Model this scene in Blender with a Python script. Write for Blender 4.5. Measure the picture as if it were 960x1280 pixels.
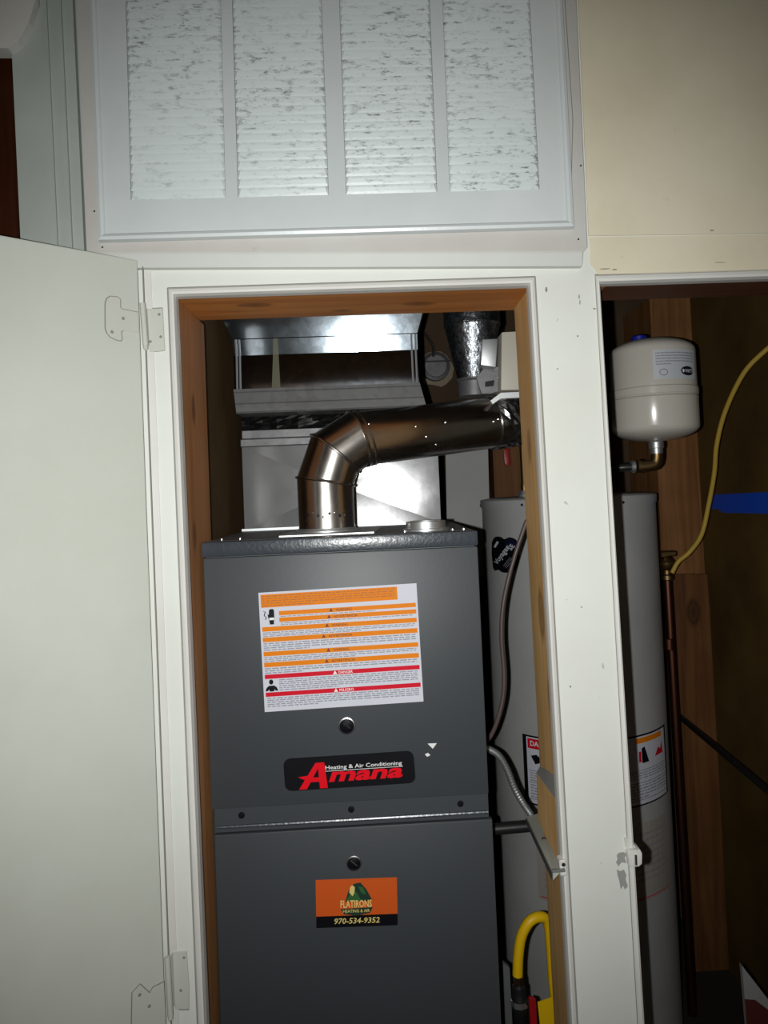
import bpy, bmesh, math, random
from mathutils import Vector, Matrix
random.seed(7)
for o in list(bpy.data.objects): bpy.data.objects.remove(o)
SC = bpy.context.scene
COL = SC.collection
V = Vector

# ------------------------------------------------------------------ camera
FPX, CX, CY = 961.0, 510.57, 586.60            # focal length and optical centre in pixels of the 960x1280 photograph
CAM = V((0.0, -1.13, 1.45))
_y, _p, _r = math.radians(2.2), math.radians(1.9), math.radians(2.4)
FW = V((math.sin(_y)*math.cos(_p), math.cos(_y)*math.cos(_p), math.sin(_p)))
_r0 = FW.cross(V((0, 0, 1))).normalized(); _u0 = _r0.cross(FW)
RT = math.cos(_r)*_r0 - math.sin(_r)*_u0
UP = math.sin(_r)*_r0 + math.cos(_r)*_u0
cd = bpy.data.cameras.new('camera'); co = bpy.data.objects.new('camera', cd); COL.objects.link(co)
co.matrix_world = Matrix(((RT.x, UP.x, -FW.x, CAM.x), (RT.y, UP.y, -FW.y, CAM.y), (RT.z, UP.z, -FW.z, CAM.z), (0, 0, 0, 1)))
cd.sensor_fit = 'VERTICAL'; cd.sensor_height = 36.0; cd.lens = 36.0*FPX/1280.0
cd.shift_x = (480-CX)/1280.0; cd.shift_y = (CY-640)/1280.0
cd.clip_start = 0.02
SC.camera = co

# ------------------------------------------------------------------ world, the phone's flash, exposure
w = bpy.data.worlds.new('world'); SC.world = w; w.use_nodes = True
w.node_tree.nodes['Background'].inputs[0].default_value = (0.80, 0.86, 1.0, 1)
w.node_tree.nodes['Background'].inputs[1].default_value = 0.012
fl = bpy.data.lights.new('phone_flash', 'SPOT'); fl.energy = 60; fl.spot_size = math.radians(100); fl.spot_blend = 1.0
fl.shadow_soft_size = 0.0045; fl.color = (0.985, 1.0, 0.975)
flo = bpy.data.objects.new('phone_flash', fl); COL.objects.link(flo)
flo.location = CAM + V((-0.036, 0.0, -0.004))
_aim = V((0.03, 1.0, -0.03)).normalized()
flo.rotation_euler = _aim.to_track_quat('-Z', 'Y').to_euler()
hl = bpy.data.lights.new('hall_fill_light', 'AREA'); hl.energy = 1.1; hl.size = 0.35; hl.color = (1.0, 0.9, 0.78)
hlo = bpy.data.objects.new('hall_fill_light', hl); COL.objects.link(hlo); hlo.location = (0.5, -1.75, 2.46)  # unseen fill light, added for faint warm ambience
SC.view_settings.view_transform = 'Standard'; SC.view_settings.look = 'None'
SC.view_settings.exposure = 0.0; SC.view_settings.gamma = 1.0; SC.view_settings.use_curve_mapping = False

# ------------------------------------------------------------------ measuring helpers (pixel of the photograph -> point on a real plane / cylinder)
def ray(px, py): return FW + RT*((px-CX)/FPX) - UP*((py-CY)/FPX)
def A(px, py, Y):
    d = ray(px, py); return CAM + d*((Y-CAM.y)/d.y)
def AX(px, py, X):
    d = ray(px, py); return CAM + d*((X-CAM.x)/d.x)
def cyl_hit(px, py, cx, cy, r):
    d = ray(px, py); ox, oy = CAM.x-cx, CAM.y-cy
    a = d.x*d.x+d.y*d.y; b = 2*(ox*d.x+oy*d.y); c = ox*ox+oy*oy-r*r
    disc = max(b*b-4*a*c, 0); t = (-b-math.sqrt(disc))/(2*a); p = CAM+d*t
    return math.atan2(p.x-cx, -(p.y-cy)), p.z       # angle 0 faces the camera side (-y), + to the right
def lin(p, q):                                      # x as a function of z through two points
    return lambda z: p.x+(q.x-p.x)*(z-p.z)/(q.z-p.z)

# ------------------------------------------------------------------ materials
MATS = {}
def nmat(name):
    m = bpy.data.materials.new(name); m.use_nodes = True
    nt = m.node_tree; b = nt.nodes['Principled BSDF']; MATS[name] = m
    return m, nt, b
def rgb(r, g, b):
    f = lambda c: (c/12.92 if c <= .04045 else ((c+.055)/1.055)**2.4)
    return (f(r/255), f(g/255), f(b/255), 1)
def coords(nt, scale=(1, 1, 1)):
    t = nt.nodes.new('ShaderNodeTexCoord'); mp = nt.nodes.new('ShaderNodeMapping')
    mp.inputs['Scale'].default_value = scale; nt.links.new(t.outputs['Object'], mp.inputs[0]); return mp.outputs[0]
def noise(nt, vec, scale, detail=4, rough=.55, dist=0):
    n = nt.nodes.new('ShaderNodeTexNoise'); n.inputs['Scale'].default_value = scale; n.inputs['Detail'].default_value = detail
    n.inputs['Roughness'].default_value = rough; n.inputs['Distortion'].default_value = dist
    nt.links.new(vec, n.inputs['Vector']); return n.outputs['Fac']
def ramp(nt, fac, stops):
    r = nt.nodes.new('ShaderNodeValToRGB'); e = r.color_ramp.elements
    while len(e) < len(stops): e.new(.5)
    for i, (p, c) in enumerate(stops): e[i].position = p; e[i].color = c
    nt.links.new(fac, r.inputs[0]); return r.outputs[0]
def mix(nt, fac, a, b, mode='MIX'):
    m = nt.nodes.new('ShaderNodeMix'); m.data_type = 'RGBA'; m.blend_type = mode
    for k, v in ((0, fac), (6, a), (7, b)):
        if hasattr(v, 'default_value') or hasattr(v, 'is_output'): nt.links.new(v, m.inputs[k])
        else: m.inputs[k].default_value = v
    return m.outputs[2]
def bump(nt, b, h, strength, dist=.002):
    n = nt.nodes.new('ShaderNodeBump'); n.inputs['Strength'].default_value = strength; n.inputs['Distance'].default_value = dist
    nt.links.new(h, n.inputs['Height']); nt.links.new(n.outputs[0], b.inputs['Normal'])
def flat(name, c, rough=.6, metal=0.0, spec=.5):
    m, nt, b = nmat(name); b.inputs['Base Color'].default_value = c; b.inputs['Roughness'].default_value = rough
    b.inputs['Metallic'].default_value = metal; b.inputs['Specular IOR Level'].default_value = spec; return m
def paint(name, c, c2, rough=.4, specks=.0, spec=.35, bstr=.25):
    m, nt, b = nmat(name); v = coords(nt)
    f = noise(nt, v, 3.0, 5, .6); col = ramp(nt, f, [(.35, c2), (.62, c)])
    if specks:
        s = noise(nt, v, 46, 2, .5); k = ramp(nt, s, [(.735, (0, 0, 0, 1)), (.77, (specks, specks, specks, 1))])
        col = mix(nt, k, col, (.16, .15, .13, 1))
    nt.links.new(col, b.inputs['Base Color'])
    b.inputs['Roughness'].default_value = rough; b.inputs['Specular IOR Level'].default_value = spec
    bump(nt, b, noise(nt, v, 90, 3), bstr, .0008); return m
def wood(name, light, dark, axis='Z', knots=(), rough=.6):
    m, nt, b = nmat(name)
    sc = {'Z': (38, 38, 1.6), 'X': (1.6, 38, 38), 'Y': (38, 1.6, 38)}[axis]
    v = coords(nt, sc); f = noise(nt, v, 1.0, 6, .62, .6)
    col = ramp(nt, f, [(.36, dark), (.60, light)])
    v2 = coords(nt); big = noise(nt, v2, 5.0, 3); col = mix(nt, big, col, tuple(c*.8 for c in dark[:3])+(1,))
    for kx, ky, kz, kr in knots:
        t = nt.nodes.new('ShaderNodeTexCoord'); mp = nt.nodes.new('ShaderNodeMapping'); mp.vector_type = 'POINT'
        st = {'Z': (1, 1, .5), 'X': (.5, 1, 1), 'Y': (1, .5, 1)}[axis]
        mp.inputs['Location'].default_value = (-kx*st[0], -ky*st[1], -kz*st[2]); mp.inputs['Scale'].default_value = st
        nt.links.new(t.outputs['Object'], mp.inputs[0])
        ln = nt.nodes.new('ShaderNodeVectorMath'); ln.operation = 'LENGTH'; nt.links.new(mp.outputs[0], ln.inputs[0])
        k = ramp(nt, ln.outputs['Value'], [(0, (.9, .9, .9, 1)), (kr*.55, (.55, .55, .55, 1)), (kr*.7, (.85, .85, .85, 1)), (kr*1.15, (0, 0, 0, 1))])
        col = mix(nt, k, col, tuple(c*.35 for c in dark[:3])+(1,))
    nt.links.new(col, b.inputs['Base Color']); b.inputs['Roughness'].default_value = rough; b.inputs['Specular IOR Level'].default_value = .25
    bump(nt, b, f, .25, .001); return m
def galv(name, c=(.5, .52, .55, 1), rough=.36, spangle=26, amount=.35, bstr=.05, metal=1.0, bsc=22):
    m, nt, b = nmat(name); v = coords(nt)
    vo = nt.nodes.new('ShaderNodeTexVoronoi'); vo.inputs['Scale'].default_value = spangle; nt.links.new(v, vo.inputs['Vector'])
    n = noise(nt, v, 9, 5, .6)
    c2 = tuple(x*(1-amount) for x in c[:3])+(1,)
    col = mix(nt, vo.outputs['Color'], c2, c); col = mix(nt, ramp(nt, n, [(.35, (0, 0, 0, 1)), (.7, (.6, .6, .6, 1))]), col, tuple(x*(1-amount) for x in c[:3])+(1,))
    nt.links.new(col, b.inputs['Base Color']); b.inputs['Metallic'].default_value = metal
    r = ramp(nt, n, [(.3, (rough*.85,)*3+(1,)), (.75, (rough*1.3,)*3+(1,))]); nt.links.new(r, b.inputs['Roughness'])
    bump(nt, b, noise(nt, v, bsc, 3), bstr, .004); return m

white = paint('white_trim_paint', rgb(218, 220, 214), rgb(212, 213, 206), .45, .45)
white_clean = paint('white_bead_paint', rgb(216, 215, 211), rgb(204, 202, 197), .45)
cream = paint('cream_wall_paint', rgb(220, 212, 190), rgb(208, 198, 172), .55, .12, .2)
doorw = paint('door_paint', rgb(196, 199, 190), rgb(188, 190, 180), .36, 0, .4)
hingew = paint('hinge_paint', rgb(195, 197, 189), rgb(188, 188, 179), .4)
crack = flat('paint_crack', rgb(132, 130, 122), .8)  # paint cracks; also the shaded gap drawn at the door edge
boardw = paint('grille_board_paint', rgb(194, 193, 190), rgb(184, 178, 172), .5, .1, .2)
casingw = paint('casing_paint', rgb(176, 184, 178), rgb(162, 168, 162), .5, 0, .25)
hallw = paint('hall_wall_paint', rgb(205, 200, 188), rgb(196, 190, 178), .6)
grillew = paint('grille_enamel', rgb(206, 211, 212), rgb(196, 202, 203), .34, 0, .45)
m, nt, b = nmat('dusty_louvre_enamel'); v = coords(nt, (1, 1, 3.4)); n = noise(nt, v, 55, 7, .75); n2 = noise(nt, coords(nt), 4, 3)
dust = ramp(nt, n, [(.53, (0, 0, 0, 1)), (.66, (1, 1, 1, 1))]); dust2 = ramp(nt, n2, [(.36, (.12, .12, .12, 1)), (.58, (1, 1, 1, 1))])
k = mix(nt, 1.0, dust, dust2, 'MULTIPLY'); col = mix(nt, k, rgb(202, 210, 211), rgb(78, 80, 78)); nt.links.new(col, b.inputs['Base Color']); b.inputs['Roughness'].default_value = .36
louvrew = m
darkvoid = flat('painted_duct_dark', (.012, .012, .012, 1), .9)
stud_l = wood('fir_stud', rgb(206, 150, 100), rgb(168, 112, 66), 'Z', knots=[(-.29, .10, 1.60, .012), (-.29, .08, 1.40, .012)])
stud_r = wood('fir_stud_knotty', rgb(244, 204, 148), rgb(214, 166, 104), 'Z', knots=[(.240, .07, 1.255, .022), (.240, .04, 1.135, .016), (.24, .09, 1.52, .014)])
header_w = wood('fir_header', rgb(222, 150, 80), rgb(180, 112, 54), 'X', knots=[(-.185, .075, 1.757, .014), (.075, .10, 1.757, .013), (-.05, .13, 1.757, .008)])
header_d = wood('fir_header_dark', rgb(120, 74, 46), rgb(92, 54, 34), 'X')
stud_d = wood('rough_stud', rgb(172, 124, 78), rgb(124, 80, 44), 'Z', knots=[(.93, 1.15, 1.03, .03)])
stud_low = wood('falloff_dark_stud', rgb(138, 94, 54), rgb(92, 56, 30), 'Z', knots=[(.93, 1.17, 1.06, .022)])  # rough stud wood painted darker to carry the flash's falloff
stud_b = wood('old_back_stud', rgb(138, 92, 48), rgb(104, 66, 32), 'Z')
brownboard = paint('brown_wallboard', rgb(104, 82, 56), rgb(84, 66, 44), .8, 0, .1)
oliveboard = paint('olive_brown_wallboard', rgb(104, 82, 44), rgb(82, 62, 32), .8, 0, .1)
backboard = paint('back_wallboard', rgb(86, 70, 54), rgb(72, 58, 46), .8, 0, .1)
darkdoor = wood('dark_stained_wood', rgb(88, 46, 22), rgb(52, 24, 12), 'Z', rough=.35)
m, nt, b = nmat('furnace_enamel'); v = coords(nt); b.inputs['Base Color'].default_value = rgb(59, 63, 67); b.inputs['Roughness'].default_value = .47
b.inputs['Specular IOR Level'].default_value = .5; bump(nt, b, noise(nt, v, 160, 2), .12, .0006); furn = m
m, nt, b = nmat('hammered_enamel'); v = coords(nt); b.inputs['Base Color'].default_value = rgb(54, 60, 68); b.inputs['Roughness'].default_value = .30
b.inputs['Specular IOR Level'].default_value = .6; bump(nt, b, noise(nt, v, 190, 1), .28, .0012); hammer = m
galv_case = galv('galvanised_case', (.22, .22, .225, 1), .125, 30, .08, .02, .25)
galv_plen = galv('galvanised_plenum', (.34, .39, .44, 1), .098, 70, .40, .03)
galv_dull = galv('dull_galvanised', (.22, .22, .225, 1), .5, 60, .3, .08, .6)
galv_cone = galv('mottled_galvanised', (.44, .47, .51, 1), .36, 150, .7, .55, 1.0, 95)
pipe_m = galv('vent_pipe_steel', (.56, .52, .48, 1), .25, 40, .10, .02)
foil = galv('crumpled_foil', (.5, .5, .5, 1), .28, 60, .4, 1.0)
steel = flat('bright_steel', (.62, .62, .62, 1), .3, 1)
zinc = flat('zinc_plate', (.55, .57, .58, 1), .45, .9)
black = flat('black_plastic', (.006, .006, .007, 1), .5, 0, .3)
blackm = flat('black_iron', (.02, .02, .021, 1), .4, .3)
gasket = flat('black_sheet', (.006, .006, .006, 1), .28)
m, nt, b = nmat('heater_enamel'); v = coords(nt); nt.links.new(ramp(nt, noise(nt, v, 4, 4), [(.3, rgb(160, 160, 160)), (.7, rgb(176, 176, 176))]), b.inputs['Base Color']); b.inputs['Roughness'].default_value = .45; heaterm = m
tankm = flat('tank_enamel', rgb(202, 197, 187), .2)
labelw = flat('label_white', rgb(204, 205, 216), .5, 0, .2)
labelg = flat('label_grey', rgb(196, 200, 206), .5)
paperold = paint('aged_paper_label', rgb(168, 160, 148), rgb(156, 152, 146), .7)
orange = flat('print_orange', rgb(224, 126, 2), .5, 0, .15)
red = flat('print_red', rgb(205, 16, 42), .5, 0, .15)
ink = flat('print_black', (.004, .004, .006, 1), .5, 0, .15)
fine = flat('print_fine_grey', rgb(140, 142, 152), .6)
fineo = flat('print_fine_brown', rgb(176, 98, 10), .6)
whitep = flat('print_white', rgb(232, 232, 232), .5)
logored = flat('logo_red', rgb(222, 14, 32), .45, 0, .15)
stick_o = flat('sticker_orange', rgb(206, 84, 18), .5)
stick_y = flat('sticker_cream', rgb(222, 200, 120), .5)
stick_g = flat('sticker_green', rgb(48, 96, 48), .5)
stick_d = flat('sticker_dark_green', rgb(22, 52, 40), .5)
navy = flat('print_navy', rgb(14, 16, 48), .45)
brass = flat('brass', (.26, .17, .075, 1), .42, 1)
copper = flat('tarnished_copper', (.15, .062, .04, 1), .42, 1)
yellow = flat('yellow_coating', rgb(236, 190, 12), .45)
yellowc = flat('yellow_cord_jacket', rgb(190, 158, 62), .55)
redp = flat('red_plastic', rgb(164, 20, 26), .4)
brownc = flat('brown_cable_jacket', rgb(88, 72, 70), .45)
m, nt, b = nmat('blue_masking_tape'); b.inputs['Base Color'].default_value = rgb(20, 84, 220); b.inputs['Roughness'].default_value = .6; bump(nt, b, noise(nt, coords(nt), 90, 2), .2, .001); bluet = m
bluep = flat('blue_plastic', rgb(20, 36, 150), .4)
whiteboard = paint('white_board_paint', rgb(176, 176, 174), rgb(166, 166, 164), .6)
motorw = flat('motor_box_white', rgb(190, 184, 170), .5)
seamz = flat('seam_zinc', (.30, .32, .34, 1), .5, .4)
dustyz = paint('dusty_zinc', rgb(176, 176, 164), rgb(150, 148, 138), .6)
mouldw = paint('moulding_paint', rgb(200, 202, 198), rgb(192, 193, 188), .5)
grime = flat('grime', rgb(138, 134, 124), .9)
plaster = paint('plaster_patch', rgb(150, 138, 120), rgb(134, 120, 100), .9)
concrete = paint('floor_concrete', rgb(58, 53, 47), rgb(48, 44, 38), .8)
chip = paint('bare_wood_scuff', rgb(150, 150, 148), rgb(128, 126, 122), .7)

# ------------------------------------------------------------------ mesh helpers
class MB:
    def __init__(s): s.bm = bmesh.new()
    def face(s, pts):
        return s.bm.faces.new([s.bm.verts.new(p) for p in pts])
    def prism(s, poly, vec):                       # polygon (3D points) extruded by vec
        a = [s.bm.verts.new(p) for p in poly]; b2 = [s.bm.verts.new(V(p)+vec) for p in poly]; n = len(a)
        s.bm.faces.new(a); s.bm.faces.new(b2[::-1])
        for i in range(n): s.bm.faces.new((a[i], b2[i], b2[(i+1) % n], a[(i+1) % n]))
        return s
    def box(s, x0, x1, y0, y1, z0, z1):
        return s.prism([(x0, y0, z0), (x1, y0, z0), (x1, y0, z1), (x0, y0, z1)], V((0, y1-y0, 0)))
    def loft(s, rings, cap=True, closed=True):
        R = [[s.bm.verts.new(p) for p in r] for r in rings]; n = len(R[0])
        for a, b2 in zip(R, R[1:]):
            for i in range(n if closed else n-1): s.bm.faces.new((a[i], a[(i+1) % n], b2[(i+1) % n], b2[i]))
        if cap:
            s.bm.faces.new(R[0][::-1]); s.bm.faces.new(R[-1])
        return s
    def tube(s, pts, r, n=10, cap=True):           # mitred tube through points
        pts = [V(p) for p in pts]; rr = r if isinstance(r, (list, tuple)) else [r]*len(pts)
        d0 = (pts[1]-pts[0]).normalized(); ref = V((0, 0, 1)) if abs(d0.z) < .9 else V((1, 0, 0))
        u = d0.cross(ref).normalized(); rings = []
        for i, p in enumerate(pts):
            if i == 0: t = d0
            elif i == len(pts)-1: t = (pts[i]-pts[i-1]).normalized()
            else: t = ((pts[i]-pts[i-1]).normalized()+(pts[i+1]-pts[i]).normalized()).normalized()
            u = (u-t*u.dot(t)).normalized(); v2 = t.cross(u); k = 1
            rings.append([p+(u*math.cos(2*math.pi*j/n)+v2*math.sin(2*math.pi*j/n))*rr[i]*k for j in range(n)])
        return s.loft(rings, cap)
    def lathe(s, prof, base, axis=(0, 0, 1), n=32, cap=True):   # prof: (r, h) along axis from base
        ax = V(axis).normalized(); ref = V((1, 0, 0)) if abs(ax.x) < .9 else V((0, 0, 1))
        u = ax.cross(ref).normalized(); v2 = ax.cross(u); base = V(base)
        return s.loft([[base+ax*h+(u*math.cos(2*math.pi*j/n)+v2*math.sin(2*math.pi*j/n))*max(r, 1e-5) for j in range(n)] for r, h in prof], cap)
    def bevel(s, w, seg=2):
        s.bm.normal_update(); bmesh.ops.remove_doubles(s.bm, verts=s.bm.verts, dist=1e-6)
        es = [e for e in s.bm.edges if len(e.link_faces) == 2 and e.calc_face_angle(0) > .6]
        bmesh.ops.bevel(s.bm, geom=es, offset=w, segments=seg, affect='EDGES', profile=.6); return s
def wloc(o):
    p = V(o.location) if o else V((0, 0, 0))
    while o is not None and o.parent: o = o.parent; p = p+V(o.location)
    return p
def obj(name, mb, mat, parent=None, smooth=False, origin=None, label=None, angle=None):
    bm = mb.bm; bmesh.ops.remove_doubles(bm, verts=bm.verts, dist=1e-7); bmesh.ops.recalc_face_normals(bm, faces=bm.faces)
    if origin is None:
        origin = wloc(parent) if parent else sum((v.co for v in bm.verts), V())/len(bm.verts)
    origin = V(origin)
    bmesh.ops.translate(bm, verts=bm.verts, vec=-origin)
    me = bpy.data.meshes.new(name); bm.to_mesh(me); bm.free(); me.materials.append(mat)
    if smooth:
        for p in me.polygons: p.use_smooth = True
        me.set_sharp_from_angle(angle=math.radians(angle or 38))
    o = bpy.data.objects.new(name, me); COL.objects.link(o)
    if parent: o.parent = parent; o.location = origin-wloc(parent)
    else: o.location = origin
    if label: o['label'] = label
    return o
def tag(o, label, cat, group=None, kind=None):
    o['label'] = label; o['category'] = cat
    if group: o['group'] = group
    if kind: o['kind'] = kind
    return o
def thing(name, label, cat, loc, group=None, kind=None):
    o = bpy.data.objects.new(name, None); o.empty_display_size = .05; COL.objects.link(o); o.location = loc
    if kind: o['kind'] = kind; o['label'] = label
    else: tag(o, label, cat, group)
    return o
def struct(name, mb, mat, label=None, smooth=False):
    o = obj(name, mb, mat, None, smooth, origin=(0, 0, 0)); o['kind'] = 'structure'
    if label: o['label'] = label
    return o
def pq(pts, Y): return [A(x, y, Y) for x, y in pts]
def qprism(pts, Yf, Yb): return MB().prism(pq(pts, Yf), V((0, Yb-Yf, 0)))
def spline(pts, n=8):
    P = [V(p) for p in pts]; P = [P[0]*2-P[1]]+P+[P[-1]*2-P[-2]]; out = []
    for i in range(1, len(P)-2):
        for k in range(n):
            t = k/n; a, b2, c, d = P[i-1], P[i], P[i+1], P[i+2]
            out.append(.5*((2*b2)+(c-a)*t+(2*a-5*b2+4*c-d)*t*t+(3*b2-a-3*c+d)*t**3))
    return out+[P[-2]]
TXT = {}
def text2d(s, bold=0.0):                            # built-in font outline as flat mesh data in a unit box (0..w, 0..1)
    if (s, bold) not in TXT:
        cu = bpy.data.curves.new('t', 'FONT'); cu.body = s; cu.size = 1; cu.offset = bold; cu.resolution_u = 2; cu.fill_mode = 'FRONT'
        ob = bpy.data.objects.new('t', cu); me = bpy.data.meshes.new_from_object(ob)
        vs = [(v.co.x, v.co.y) for v in me.vertices]; fs = [tuple(p.vertices) for p in me.polygons]
        x0 = min(x for x, _ in vs); x1 = max(x for x, _ in vs); y0 = min(y for _, y in vs); y1 = max(y for _, y in vs)
        TXT[(s, bold)] = ([((x-x0)/(x1-x0), (y-y0)/(y1-y0)) for x, y in vs], fs)
        bpy.data.objects.remove(ob); bpy.data.curves.remove(cu); bpy.data.meshes.remove(me)
    return TXT[(s, bold)]
def put_text(mb, s, fn, u0, u1, v0, v1, shear=0.0, bold=0.0):   # v downwards from v0 (top) to v1 (bottom); fn(u, v) -> 3D
    vs, fs = text2d(s, bold)
    q = [mb.bm.verts.new(fn(u0+(u1-u0)*(x+shear*y), v1+(v0-v1)*y)) for x, y in vs]
    for f in fs:
        try: mb.bm.faces.new([q[i] for i in f])
        except ValueError: pass
    return mb
def put_rect(mb, fn, u0, u1, v0, v1, n=1):
    for i in range(n):
        a, b2 = u0+(u1-u0)*i/n, u0+(u1-u0)*(i+1)/n
        mb.face([fn(a, v0), fn(b2, v0), fn(b2, v1), fn(a, v1)])
    return mb
def put_poly(mb, fn, pts): mb.face([fn(u, v) for u, v in pts]); return mb
def put_strips(mb, fn, pts, n=14):                    # polygon cut into upright strips so that it follows a curved face
    u0 = min(p[0] for p in pts); u1 = max(p[0] for p in pts); cols_ = []
    for i in range(n+1):
        u = u0+(u1-u0)*(i+.002+.996*0)/n if i == 0 else u0+(u1-u0)*min(i/n, .9995); hit = []
        for (x0, y0), (x1, y1) in zip(pts, pts[1:]+pts[:1]):
            if (x0 <= u < x1) or (x1 <= u < x0): hit.append(y0+(y1-y0)*(u-x0)/(x1-x0))
        if len(hit) >= 2: cols_.append((u, min(hit), max(hit)))
    for (a, b0, b1), (c, d0, d1) in zip(cols_, cols_[1:]): mb.face([fn(a, b0), fn(c, d0), fn(c, d1), fn(a, b1)])
    return mb
def put_lines(mb, fn, u0, u1, v0, v1, rows, fill=.94, h=.5, seed=1):   # rows of word-long dashes: unreadably small print
    rnd = random.Random(seed); dv = (v1-v0)/rows
    for r in range(rows):
        u = u0; end = u1 if r < rows-1 else u0+(u1-u0)*rnd.uniform(.25, .8)
        while u < end:
            wd = rnd.uniform(.012, .045)*(u1-u0)*1.2; e = min(u+wd, end)
            put_rect(mb, fn, u, e, v0+dv*r+dv*(1-h)/2, v0+dv*r+dv*(1+h)/2); u = e+.008*(u1-u0)
    return mb
def planefn(tl, tr, bl, off):                       # sheet coordinates (u right 0..1, v down 0..1) lifted off the surface
    U_, W_ = tr-tl, bl-tl; nrm = U_.cross(W_).normalized()
    if nrm.y > 0: nrm = -nrm
    return lambda u, v, k=0: tl+U_*u+W_*v+nrm*(off+k)

# ================================================================== ROOM SHELL
xLi = lin(A(219, 367, 0), A(249.4, 1080, 0)); xLo = lin(A(209.4, 358, 0), A(238.7, 1080, 0))
xRi = lin(A(661, 358, 0), A(691.6, 900, 0)); xRo = lin(A(669, 347, 0), A(699.4, 880, 0))
xQi = lin(A(749.4, 355, 0), A(805.6, 1280, 0)); xQo = lin(A(744, 345, 0), A(797, 1280, 0))
ZT = A(440, 363, 0).z; ZTo = A(440, 353, 0).z; ZQ = A(855, 351, 0).z; ZQo = A(855, 340, 0).z
XQ2 = .87; XW0, XW1 = -.43, 1.30
wf = MB()
for f0, f1, za, zb in ((lambda z: XW0, xLo, 0, ZTo), (xRo, xQo, 0, ZTo), (lambda z: XQ2+.011, lambda z: XW1, 0, ZTo)):
    wf.prism([(f0(za), 0, za), (f1(za), 0, za), (f1(zb), 0, zb), (f0(zb), 0, zb)], V((0, .02, 0)))
wf.box(XW0, XW1, 0, .02, ZTo, 2.5)
wall_front = struct('wall_front', wf, white, 'white painted closet front with a furnace opening and a second opening')
wall_front['label'] = 'white painted closet front with two door openings'
# upper cream board right of the grille, its lower edge makes the seam
sb = qprism([(736, 294.5), (1580, 283.5), (1580, -90), (719, -90)], -.0025, 0)
obj('upper_board', sb, cream, wall_front, label='flat cream painted board above the right opening')
lr = qprism([(736.5, 296), (1580, 285), (1580, 324), (1005, 337.5), (748, 343), (738, 330)], -.001, 0)
obj('lower_rail', lr, cream, wall_front)
# beads round the openings
def bead(name, xo, xi, zo, zi, xo2, xi2, label):
    mb = MB(); t = -.006
    def bar(a, b2):                                # a: outer polyline point pair, b2: inner
        pass
    pr = [(0, 0), (.25, -.0045), (.6, -.006), (.85, -.0045), (1, 0.004)]
    zb = .02
    path_o = [V((xo(zb), 0, zb)), V((xo(zo), 0, zo)), V((xo2(zo), 0, zo)), V((xo2(zb), 0, zb))]
    path_i = [V((xi(zb), 0, zb)), V((xi(zi), 0, zi)), V((xi2(zi), 0, zi)), V((xi2(zb), 0, zb))]
    rings = []
    for o_, i_ in zip(path_o, path_i):
        r = [o_.lerp(i_, k)+V((0, y, 0)) for k, y in pr]+[i_+V((0, .018, 0)), o_.lerp(i_, .1)+V((0, .018, 0))]
        rings.append(r)
    mb.loft(rings)
    o = struct(name, mb, white_clean, label, smooth=False)
    return o
bead('trim_1', xLo, xLi, ZTo, ZT, xRo, xRi, 'white stop bead round the furnace opening')
bead('trim_2', xQo, xQi, ZQo, ZQ, lambda z: XQ2+.010, lambda z: XQ2, 'white stop bead round the right opening')
# framing timbers, parts of the front wall
XSL = -.2905; XSR = .2425
obj('stud', MB().prism([(XSL-.05, .02, 0), (XSL, .02, 0), (XSL, .195, 0), (XSL-.05, .195, 0)], V((0, 0, 1.757-.0005))), stud_l, wall_front, label='brown stud left of the furnace')
xs = lin(V((.2395, 0, 1.757)), V((.2465, 0, 1.0)))
obj('stud', MB().prism([(xs(1.757), .02, 1.757), (xs(0), .02, 0), (xs(0)+.085, .02, 0), (xs(1.757)+.085, .02, 1.757)], V((0, .132, 0))), stud_r, wall_front, label='tan knotty stud right of the furnace')
obj('header', MB().box(XSL-.05, .36, .021, .165, 1.7575, 1.90), header_w, wall_front, label='orange brown header over the furnace')
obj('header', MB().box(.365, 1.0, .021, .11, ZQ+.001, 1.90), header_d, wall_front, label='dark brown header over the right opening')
# grille board (raised surround of the return air grille)
YB = -.018
b1 = MB(); outer = pq([(109, 318), (728, 316), (734, 309), (716, -90), (92, -90)], YB)
b1.prism(outer, V((0, -YB, 0)))
gb = obj('grille_board', b1, boardw, wall_front, label='grey white raised surround under and beside the grille')
bz = outer[0].z
mv = MB(); p0, p1 = outer[0], outer[1]
mv.prism([V((p0.x, 0, p0.z-.018)), V((p0.x, -.012, p0.z-.018)), V((p0.x, YB-.002, p0.z-.001)), V((p0.x, YB-.002, p0.z+.002)), V((p0.x, 0, p0.z+.002))], V((p1.x-p0.x, 0, p1.z-p0.z)))
obj('drip_moulding', mv, mouldw, gb)
for q in ((118, 264), (128, 309), (726, 207), (723, 299)):
    c = A(*q, YB); obj('nail_hole', MB().lathe([(.0014, 0), (.0014, .0006)], c+V((0, -.0003, 0)), (0, 1, 0), 8), ink, gb)

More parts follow.
